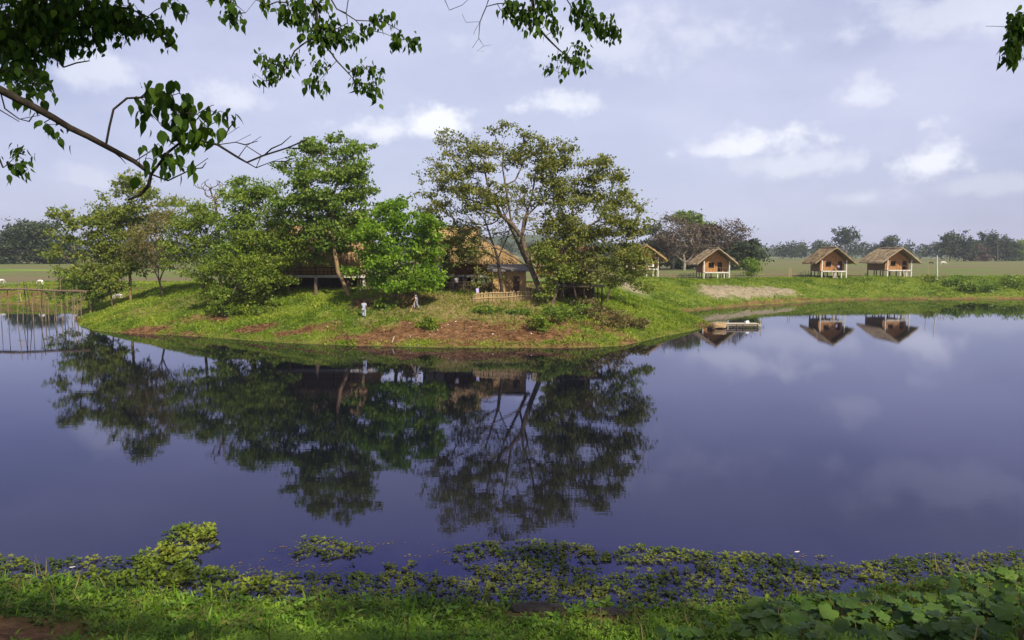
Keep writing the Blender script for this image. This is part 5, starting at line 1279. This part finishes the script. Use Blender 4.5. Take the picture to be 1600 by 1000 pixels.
def water_weeds():
    n = 110000; P = np.stack([rng.uniform(-24, 24, n), rng.uniform(15, 29, n), np.full(n, .02)], 1)
    Z, df, inf, dn, inn = terrain(P[:, 0], P[:, 1]); nz = fbm(P[:, 0]*.9, P[:, 1]*1.6, 71, 5); nz2 = fbm(P[:, 0]*2.6, P[:, 1]*4, 73, 4)
    mats = [([(0,905),(110,905),(160,890),(250,868),(250,830),(285,820),(335,820),(335,845),(355,850),(310,865),(300,885),(390,890),(460,905),(455,922),(350,945),(150,945),(0,950)], 0),
            ([(455,868),(475,840),(575,842),(582,868),(545,886),(485,886)], 0), ([(380,905),(470,895),(700,900),(760,915),(760,945),(400,935)], 0), ([(595,882),(650,880),(645,892),(605,900)], 0),
            ([(690,862),(760,848),(840,845),(915,852),(945,866),(985,852),(1065,860),(1140,866),(1180,862),(1310,872),(1330,895),(1200,925),(1180,905),(1120,900),(1090,935),(960,940),(840,925),(750,900),(720,885)], 0),
            ([(1370,885),(1400,865),(1425,890),(1400,908),(1370,905)], 0), ([(1230,912),(1300,905),(1310,925),(1240,930)], 0), ([(0,890),(35,893),(30,905),(0,908)], 0)]
    k = ~inn & pxmask(P, mats) & (nz+.35*(nz2-.5) > .37)
    near = ~inn & (dn < 1.4) & (nz2 > .36)
    shore = inn & (dn < 2.6) & (nz2+.5*(nz-.5) > .30+.12*dn)
    k = (k | near | shore) & (rng.random(n) < .50)
    P[:, 2] = np.where(inn, Z+.03, P[:, 2]); Q = P[k]; rosettes(Q, .04+.065*rng.random(len(Q)), 'weed', 'water_weeds', 'mats of floating leafy weed along the near shore', 'water plants', per=8)
    # green shrubby part of the left mats
    gl = [([(80,905),(160,895),(260,850),(270,825),(330,822),(340,840),(300,890),(400,905),(440,920),(300,950),(80,950)], 0)]
    k = ~inn & pxmask(P, gl) & (nz+.6*(nz2-.5) > .44) & (rng.random(n) < .4); Q = P[k].copy(); Q[:, 2] = .03+.07*rng.random(len(Q))
    rosettes(Q, .06+.07*rng.random(len(Q)), 'vine', 'leafy_weed_mat', 'greener raised weed growing out from the left of the near shore', 'water plants', per=8, lift=.9)
    # scattered specks of duckweed and leaf scum
    n = 26000; P = np.stack([rng.uniform(-26, 28, n), rng.uniform(15, 30, n), np.full(n, .006)], 1)
    Z, df, inf, dn, inn = terrain(P[:, 0], P[:, 1]); nz = fbm(P[:, 0]*.8, P[:, 1]*1.8, 81, 5)
    zone = [([(340,890),(480,840),(700,850),(900,850),(1200,865),(1350,870),(1500,860),(1600,850),(1600,900),(1300,935),(400,935)], 0)]
    k = ~inn & pxmask(P, zone) & (nz > .45) & (rng.random(n) < sstep(.44, .62, nz)*.9)
    Q = P[k]; m = len(Q); ax = rand_unit(m); ax[:, 2] = 0; nr = np.tile([0, 0, 1.], (m, 1))+rng.normal(size=(m, 3))*.05; L = .03+.06*rng.random(m)
    V, F, f = inst(DIAMOND, Q, ax, nr, L, L); V[:, 2] = np.maximum(V[:, 2], .004)
    tag(mesh_obj('floating_specks', V, F, LM['weed2'], None, {'rnd': ('FACE', rng.random(m*f))}), 'yellowish specks of leaf scum floating off the near shore', 'scum', kind='stuff')
    for px, py, lab in ((112,886,'pale floating leaf alone at the left'),(1245,862,'pale floating leaf off the right weeds')):
        p = onz(px, py, .01); b = MB(); s = .07
        b.add([(p[0]-s, p[1], .008), (p[0], p[1]-s*.5, .012), (p[0]+s*1.2, p[1]+.02, .02), (p[0], p[1]+s*.5, .01), (p[0]-s, p[1], .004), (p[0], p[1]-s*.5, .006), (p[0]+s*1.2, p[1]+.02, .012), (p[0], p[1]+s*.5, .005)], [(0, 1, 2, 3), (7, 6, 5, 4), (0, 4, 5, 1), (1, 5, 6, 2), (2, 6, 7, 3), (3, 7, 4, 0)])
        tag(b.build('floating_leaf', MT['litter']), lab, 'leaf', 'pale floating leaves')
water_weeds()
def foreground():
    n = 150000; X, Y, Z, df, inf, dn, inn, (dry, soil, sand, fld) = scatter(-19, 19, 8.2, 21, n)
    nz = fbm(X*.5, Y*.7, 91, 4)
    mud = soil > .5
    # fine leafy grass: narrow leaves bending outwards in dense cushions
    hump = sstep(.35, .65, nz)
    k = inn & ~mud & (rng.random(n) < .55); P = np.stack([X, Y, Z], 1)[k]; h = (.04+.28*hump[k])*sstep(.3, 3.5, dn[k])
    P[:, 2] += h*rng.random(len(P)); m = len(P); per = 3; C = np.repeat(P, per, 0)+rng.normal(size=(m*per, 3))*.04
    a = rng.random(m*per)*2*math.pi; li = .15+.9*rng.random(m*per)
    ax = np.stack([np.cos(a), np.sin(a), li], 1); nr = np.stack([-li*np.cos(a), -li*np.sin(a), np.ones(m*per)], 1)+rng.normal(size=(m*per, 3))*.25
    L = .05+.085*rng.random(m*per); T = OVATE6
    V, F, f = inst(T, C, ax, nr, L, L*.5)
    tone = np.repeat(fbm(P[:, 0]*.9, P[:, 1]*.9, 95, 4)+.3*hump[k]-.15, per); r = np.clip(.5+(tone-.5)*1.7+rng.normal(size=m*per)*.15, 0, 1)
    tag(mesh_obj('foreground_grass', V, F, LM['fore'], None, {'rnd': ('FACE', np.repeat(r, f))}), 'dense fine leaved grass along the near bank', 'grass', kind='stuff')
    # taller grass blades poking out
    k = inn & ~mud & (rng.random(n) < .010); P = np.stack([X, Y, Z], 1)[k]
    tufts(P, .18+.2*rng.random(len(P)), 'fore', 'tall_grass_blades', 'scattered taller grass blades on the near bank', 'grass', per=3, asp=.12, up=1.2, lean=.35)
    k = inn & mud & (rng.random(n) < .12); P = np.stack([X, Y, Z+.01], 1)[k]
    tufts(P, np.full(len(P), .06), 'litter', 'mud_litter', 'dead brown leaves on the dark mud at the lower left', 'leaf litter', per=2, up=.3, lean=1, asp=.4)
    k = inn & ~mud & (dn < 5) & (rng.random(n) < .006); P = np.stack([X, Y, Z], 1)[k]
    tufts(P, .30+.3*rng.random(len(P)), 'dry', 'dry_stems', 'thin dry stems standing among the near bank weeds', 'dry stems', per=2, asp=.04, up=1.3, lean=.45)
    # mid size weeds
    k = inn & ~mud & (rng.random(n) < .010); P = np.stack([X, Y, Z+.12], 1)[k]
    rosettes(P, .09+.08*rng.random(len(P)), 'fore', 'leafy_ground_cover', 'clumps of wider leaved weeds on the near bank', 'ground cover', per=7, T=OVATE, asp=.75)
foreground()
def broad_plants():
    """plants with large lobed leaves in the lower right"""
    lst = []
    for px, py, s in [(1340,985,1.2),(1400,960,1.0),(1440,985,1.2),(1500,945,1.05),(1545,925,1.05),(1590,935,1.1),(1480,920,.85),(1540,975,1.2),(1595,985,1.3),(1285,975,.85),(1240,990,.8),(1215,965,.7),(1150,985,.8),(1090,990,.8),(1320,945,.75),(1180,1000,.9),
                      (1430,935,.85),(1490,990,1.2),(1380,1000,1.2),(1270,1005,1.0),(1130,955,.5),(1560,900,.8),(820,985,.8),(330,985,.7),(716,992,.7),(1055,998,.7),(1365,930,.6),(1590,905,.85),(1515,905,.7)]:
        lst.append((px, py, s*.72))
    for q in range(24): lst.append((int(rng.uniform(1180, 1600)), int(rng.uniform(925, 1000)), .62+.3*rng.random())) if True else None
    lst = [(a, b_, c) for a, b_, c in lst if b_ > 905+(1600-a)*.12 or a > 1500]
    G_ = 'broad leaved plants on the near bank'
    for i, (px, py, s) in enumerate(lst):
        best = None
        for d in np.arange(11, 20, .1):
            p = at(px, py, d); q = abs(p[2]-gz(p[0], p[1])-.30*s)
            if best is None or q < best[0]: best = (q, p)
        p = best[1]; g = gz(p[0], p[1]); e = empty('broad_leaved_plant', (p[0], p[1], g))
        lone = {(820,985): 'broad leaved plant alone among fine grass at the bottom edge near the middle', (330,985): 'leftmost broad leaved plant, alone in the fine grass',
                (716,992): 'broad leaved plant at the bottom edge, left of the middle one', (1130,955): 'small broad leaved plant raised at the left tip of the patch'}
        tag(e, lone.get((px, py), 'plant with wide lobed leaves in the thick patch filling the lower right corner'), 'plant', None if (px, py) in lone else G_)
        k = int(8+5*rng.random()); H = .62*s
        for j in range(k):
            a = rng.random()*2*math.pi; rr = (.10+.34*rng.random())*s; hh = H*(.45+.6*rng.random())
            tip = np.array([rr*math.cos(a), rr*math.sin(a), hh]); b = MB()
            b.tube([(0, 0, -.05), tip*np.array([.35, .35, .6]), tip], [.012*s, .009*s, .006*s], 5); st = b.build('stem', MT['bark_gold'], e)
            L = np.array([(.30+.22*rng.random())*s]); ax = np.array([[math.cos(a), math.sin(a), -.30+.3*rng.random()]]); nr = np.array([[.4*math.cos(a)+rng.normal()*.3, .4*math.sin(a)-.25+rng.normal()*.3, 1.]])
            V, F, f = inst(BROAD, np.zeros((1, 3)), ax, nr, L, L*1.0)
            V = V+tip-ax/np.linalg.norm(ax)*L*.2
            mesh_obj('leaf', V, F, LM['broad'], e, {'rnd': ('FACE', np.full(len(F), rng.random()))}, smooth=True)
broad_plants()
def rocks():
    for px, py, s, lab in ((838,946,.42,'dark wet mud mound at the shore edge in the middle of the near bank'),(955,951,.30,'smaller dark mud mound at the shore edge right of the larger one')):
        p = onz(px, py, .15); import bmesh; bm = bmesh.new(); bmesh.ops.create_icosphere(bm, subdivisions=4, radius=1)
        for v in bm.verts:
            k = .75+.5*float(fbm(np.array(v.co.x*1.5+px), np.array(v.co.y*1.5+v.co.z), 3, 4)); v.co = Vector((v.co.x*s*1.5*k, v.co.y*s*.7*k, v.co.z*s*.32*k))
        me = bpy.data.meshes.new('mud_mound'); bm.to_mesh(me); bm.free(); me.materials.append(MT['stone']); o = bpy.data.objects.new('mud_mound', me); COL.objects.link(o)
        o.location = (p[0], p[1], gz(p[0], p[1])); tag(o, lab, 'mound')
rocks()

# ================================================================== overhanging trees round the camera
def outside(P):
    """keeps the shading crowns above the picture: they stand over the camera, out of its view"""
    x, y = topx(P[:, 0], P[:, 1], P[:, 2]); yc = P[:, 1]*math.cos(TILT)-(P[:, 2]-8)*math.sin(TILT)
    return (yc < .3) | (y < -90) | (x < -150) | (x > 1750)
def over_tree(label, base, top, limbs, clusters, rl, name):
    e = empty(name, (base[0], base[1], gz(base[0], base[1])-.2)); tag(e, label, 'tree')
    b0 = np.array([base[0], base[1], e.location.z])
    tr = [[b0, b0+(np.array(top)-b0)*.5+np.array([.15, .1, 0]), np.array(top)]]+limbs
    A = []; LL = []
    for (px, py, rx, ry, d, n, leaf) in clusters:
        k = d/1200; u = rand_unit(n); r = rng.random(n)**.45; P = at(px, py, d)+u*r[:, None]*np.array([rx*k, (rx+ry)*.5*k, ry*k]); A.append(P); LL += [leaf*k]*n
    A = np.concatenate(A); LL = np.array(LL)
    P, par, r, tips = grow(tr, A, step=.10, r0=.0026, jit=.012, wpath=.25, droop=.5, pw=2.4, rlist=[(.24, .17)]+rl)
    # limbs keep a real thickness
    # tips come back in the order of distance from the top, so match them to the nearest asked point
    T_ = P[tips]; near = np.array([LL[int(np.argmin(((A-t)**2).sum(1)))] for t in T_])
    tube_mesh(P, par, r).build('trunk', MT['bark_dark'], e, smooth=True, world=True)
    return e, T_, near
def hanging_leaves(T_, L, per, e, name='leaves'):
    n = len(T_)*per; C = np.repeat(T_, per, 0); LL = np.repeat(L, per)
    C = C+rng.normal(size=(n, 3))*(LL*.45)[:, None]
    a = rng.random(n)*2*math.pi; ax = np.stack([.55*np.cos(a), .55*np.sin(a), -.9-.6*rng.random(n)], 1)+rng.normal(size=(n, 3))*.25
    nr = rng.normal(size=(n, 3)); nr[:, 2] += .4; nr[:, 1] -= .35
    Ls = LL*(.45+.75*rng.random(n)); V, F, f = inst(OVATE, C, ax, nr, Ls, Ls*(.62+.3*rng.random(n)))
    mesh_obj(name, V, F, LM['over'], e, {'rnd': ('FACE', np.repeat(np.clip(rng.random(n)*.9+rng.normal(size=n)*.05, 0, 1), f))}, world=True, smooth=True)
def P3(*l): return [at(px, py, d) for px, py, d in l]
top = np.array([-7.6, 1.5, 12.2])
limbs = [
  [top*1.0]+[np.array([-5.6, 3.4, 10.2])]+P3((-90,92,4.9),(0,140,5.0),(55,168,5.05),(110,200,5.1),(165,228,5.2),(210,252,5.25),(236,272,5.3)),
  P3((232,268,5.3),(262,238,5.3),(290,216,5.35),(340,226,5.4),(372,246,5.45),(386,254,5.5),(412,243,5.55),(450,231,5.6),(480,218,5.65)),
  P3((236,272,5.3),(232,290,5.3),(218,305,5.3),(200,312,5.3)),
  P3((230,274,5.3),(262,282,5.3),(300,264,5.3),(325,247,5.3)),
  P3((386,254,5.5),(400,262,5.5),(426,252,5.5),(452,244,5.5)), P3((340,226,5.4),(368,222,5.4),(392,210,5.4)), P3((372,240,5.45),(385,228,5.45),(408,213,5.45)), P3((336,226,5.4),(352,212,5.4),(374,198,5.4)),
  P3((0,140,5.0),(8,170,5.0),(30,186,5.0),(62,180,5.0)), P3((-40,118,5),(-20,165,5),(0,172,5),(30,190,5)), P3((175,232,5.2),(188,246,5.2),(197,256,5.2)),
  P3((-40,118,4.9),(-20,200,4.9),(5,262,4.9),(30,240,4.9)),
  [top*1.0]+[np.array([-5.4, 5.0, 13.2])]+P3((300,-150,8.5),(440,-120,9.),(488,-60,9.0),(490,0,9.0),(496,42,9.0)),
  P3((496,42,9.0),(484,62,9.),(460,80,9.),(448,105,9.),(436,125,9.),(412,126,9.),(412,146,9.)), P3((500,48,9.0),(508,72,9.),(526,95,9.),(545,115,9.),(556,128,9.),(588,134,9.)),
  P3((526,95,9.),(512,110,9.),(498,128,9.)), P3((488,-60,9.0),(512,-10,9.),(526,14,9.),(556,32,9.),(600,34,9.),(625,48,9.)), P3((526,14,9.),(541,20,9.),(543,36,9.),(520,48,9.)),
  P3((556,32,9.),(568,46,9.),(600,52,9.),(625,62,9.)), P3((541,20,9.),(544,0,9.),(540,-40,9.)),
  P3((440,-120,9.),(410,-50,9.),(400,0,9.),(384,20,9.)),
  P3((440,-120,9.),(600,-130,10.),(760,-110,10.),(830,-60,10.),(832,0,10.),(835,35,10.),(852,56,10.),(872,76,10.),(888,90,10.)),
  P3((780,-100,10.),(772,-30,10.),(760,10,10.),(750,34,10.),(748,60,10.),(738,75,10.)), P3((750,34,10.),(728,35,10.),(722,22,10.)), P3((749,55,10.),(756,72,10.),(768,70,10.)), P3((740,34,10),(742,48,10),(740,54,10)), P3((754,68,10),(745,80,10),(756,80,10)),
  P3((700,-120,10.),(690,-10,10.),(702,16,10.),(722,8,10.),(735,-4,10.)), P3((830,-60,10.),(880,-10,10.),(900,22,10.),(930,38,10.),(955,40,10.)), P3((835,35,10.),(824,46,10.),(812,50,10.)),
  P3((870,74,10.),(871,95,10.),(872,112,10.)),
  [top*1.0]+[np.array([-6.0, 4.0, 13.0])]+P3((60,-140,6.4),(90,-40,6.4),(140,10,6.4),(180,40,6.4)), P3((90,-40,6.4),(60,20,6.3),(40,60,6.3),(35,100,6.2)), P3((140,10,6.4),(200,12,6.4),(240,30,6.5)),
  P3((60,20,6.3),(80,80,6.3),(100,105,6.3),(140,95,6.3)),
  P3((412,243,5.55),(424,232,5.55),(440,225,5.55),(455,212,5.55)), P3((426,252,5.5),(446,252,5.5),(462,246,5.5)), P3((400,230,5.5),(408,243,5.5),(400,262,5.5)), P3((368,222,5.4),(383,226,5.4),(403,220,5.4)),
  P3((352,212,5.4),(358,200,5.4),(366,190,5.4)), P3((300,264,5.3),(316,262,5.3),(322,254,5.3)), P3((30,186,5.0),(45,190,5.0),(55,176,5.)), P3((450,231,5.6),(468,232,5.6),(486,240,5.6)),
]
clusters = [(255,165,37.4,35.2,5.3,23,23.4),(290,185,35.2,37.4,5.3,26,23.4),(320,185,24.2,30.8,5.35,14,21.0),(255,245,30.8,22,5.25,15,21.0),(235,150,22,22,5.3,8,22.2),(275,255,19.8,17.6,5.3,8,19.8),(352,185,11,13.2,5.4,2,18.5),(80,195,12,12,5.1,8,16.1),(90,212,6,8,5.1,2,21.0),
  (28,245,20,20,4.9,18,12.3),(38,262,12,12,4.9,9,12.3),
  (30,20,60,45,6.3,158,14.8),(90,20,60,40,6.3,158,14.8),(20,75,40,40,6.2,112,14.8),(150,20,50,36,6.4,119,13.6),(75,70,45,28,6.3,87,13.6),(190,30,40,28,6.5,79,12.3),(30,115,34,22,5.6,34,16.1),(60,120,22,16,5.5,16,16.1),(130,65,26,16,6.4,34,11.1),(240,42,22,20,6.5,40,11.1),(262,58,10,14,6.5,13,11.1),(50,145,33,15.4,5.2,12,19.8),
  (275,8,12,10,6,9,16.1),
  (362,14,14,16,9,18,11.7),(372,30,10,10,9,10,11.7),(352,-5,20,10,9,16,11.7),(418,6,8,8,9,8,12.6),(455,18,18,16,9,26,13.5),(478,30,20,20,9,26,13.5),(470,8,20,10,9,18,13.5),(505,50,18,14,9,24,12.6),(530,60,18,14,9,26,11.7),(520,40,16,10,9,14,11.7),(546,52,12,12,9,14,10.8),(510,68,12,10,9,12,11.7),(490,60,14,10,9,12,11.7),(508,5,12,10,9,10,12.6),
  (410,90,12,8,9,10,9.9),(440,98,16,8,9,18,10.8),(425,110,16,12,9,20,10.8),(462,92,10,12,9,14,10.8),(420,125,12,8,9,8,10.8),(398,116,4,6,9,2,12.6),(500,102,14,8,9,16,10.8),(490,128,14,10,9,18,11.7),(498,136,8,6,9,6,11.7),
  (552,108,10,5,9,8,10.8),(572,105,14,7,9,14,10.8),(590,115,10,8,9,10,10.8),(560,130,12,8,9,14,10.8),(580,138,12,10,9,16,10.8),(588,148,5,5,9,5,10.8),
  (594,28,12,10,9,18,10.8),(608,27,8,6,9,8,10.8),(572,44,10,8,9,10,10.8),(620,62,14,10,9,20,10.8),(645,62,12,10,9,18,10.8),
  (800,12,18,14,10,34,11.7),(825,18,18,16,10,36,11.7),(850,8,18,16,10,32,11.7),(858,34,8,8,10,8,11.7),(868,48,8,6,10,8,11.7),(838,40,12,8,10,12,11.7),(812,30,10,8,10,10,10.8),(900,18,16,14,10,22,12.6),(922,35,12,14,10,18,12.6),(945,42,18,14,10,40,10.8),(955,52,12,12,10,22,10.8),(912,2,14,10,10,14,12.6),
  (903,72,10,6,10,12,9.0),(892,92,14,12,10,26,10.8),(910,98,8,8,10,9,11.7),(885,110,6,8,10,5,10.8),(918,80,5,6,10,4,10.8),(865,88,5,6,10,5,9.0),(858,104,9,6,10,8,9.9),(874,116,4,4,10,3,9.9)]
e, T_, LL = over_tree('dark overhanging tree whose long bare limb and leafy twigs reach in from the upper left', (-8, .6), top, limbs, clusters,
    [(.034,.014),(.012,.006),(.018,.008),(.009,.003),(.006,.002),(.006,.002),(.006,.002),(.006,.002),(.007,.003),(.007,.003),(.006,.002),(.012,.003),
     (.05,.017),(.013,.004),(.013,.004),(.007,.003),(.012,.005),(.009,.005),(.007,.003),(.009,.004),(.012,.003),
     (.04,.006),(.012,.003),(.004,.003),(.004,.002),(.004,.002),(.004,.002),(.007,.003),(.011,.004),(.005,.002),(.005,.003),
     (.06,.02),(.02,.006),(.015,.005),(.015,.005)][:len(limbs)]+[(.008,.003)]*max(0, len(limbs)-35), 'overhanging_tree')
hanging_leaves(T_, LL, 2, e)
D = rng.random(len(T_)) < .8; sel = np.array([t[1] > 5.8 and t[1] < 6.8 for t in T_]); sel &= rng.random(len(T_)) < .45; hanging_leaves(T_[sel], LL[sel], 2, e, 'leaves')
def shade_crown(e, boxes, n, size):
    P = np.concatenate([np.array(c)+rand_unit(k)*(rng.random((k, 1))**.4)*np.array(r) for c, r, k in boxes]); P = P[outside(P)]
    V, F, rn = crown(P, n, .8, size, flat=.6); mesh_obj('crown', V, F, LM['over'], e, {'rnd': ('FACE', rn)}, world=True)
shade_crown(e, [((-9, -2, 16), (7, 7, 3.2), 200), ((-16, 2, 15), (6, 6, 3), 110), ((-2, -3, 17), (6, 6, 3), 120)], 34, .40)
top2 = np.array([12.6, 0, 13.0])
limbs2 = [[top2]+[np.array([11.5, 5.0, 13.5])]+P3((1680,-60,9.5),(1640,10,9.),(1615,40,9.),(1600,52,9.),(1590,75,9.),(1586,88,9.)), P3((1615,40,9.),(1590,36,9.),(1572,42,9.),(1540,41,9.)), P3((1610,22,9.),(1600,20,9.),(1587,17,9.))]
cl2 = [(1592,28,12,12,9,26,12),(1598,45,10,8,9,14,12),(1582,46,5,8,9,6,12),(1582,64,8,10,9,12,12),(1582,84,13,10,9,24,12),(1592,62,6,5,9,6,12)]
e2, T2, L2 = over_tree('overhanging tree whose leafy twig tip hangs into the top right corner', (13, -.6), top2, limbs2, cl2, [(.06,.008),(.006,.003),(.004,.002)], 'overhanging_tree')
hanging_leaves(T2, L2, 3, e2)
shade_crown(e2, [((9, -2, 16.5), (8, 8, 3.4), 230), ((18, -2, 15.5), (7, 8, 3), 170), ((27, -1, 15), (7, 7, 3), 90)], 30, .36)

# ================================================================== haze
def haze():
    m = bpy.data.materials.new('haze'); m.use_nodes = True; t = m.node_tree; t.nodes.clear()
    o = t.nodes.new('ShaderNodeOutputMaterial'); v = t.nodes.new('ShaderNodeVolumePrincipled')
    v.inputs['Density'].default_value = .00022; v.inputs['Color'].default_value = (.80, .86, 1, 1); v.inputs['Anisotropy'].default_value = .2
    lk(t, v.outputs[0], o.inputs['Volume'])
    b = MB(); b.box((0, 760, 31), (3300, 1820, 67)); tag(b.build('haze', m), 'thin blue haze over the fields and the pond', 'haze', kind='stuff')
haze()
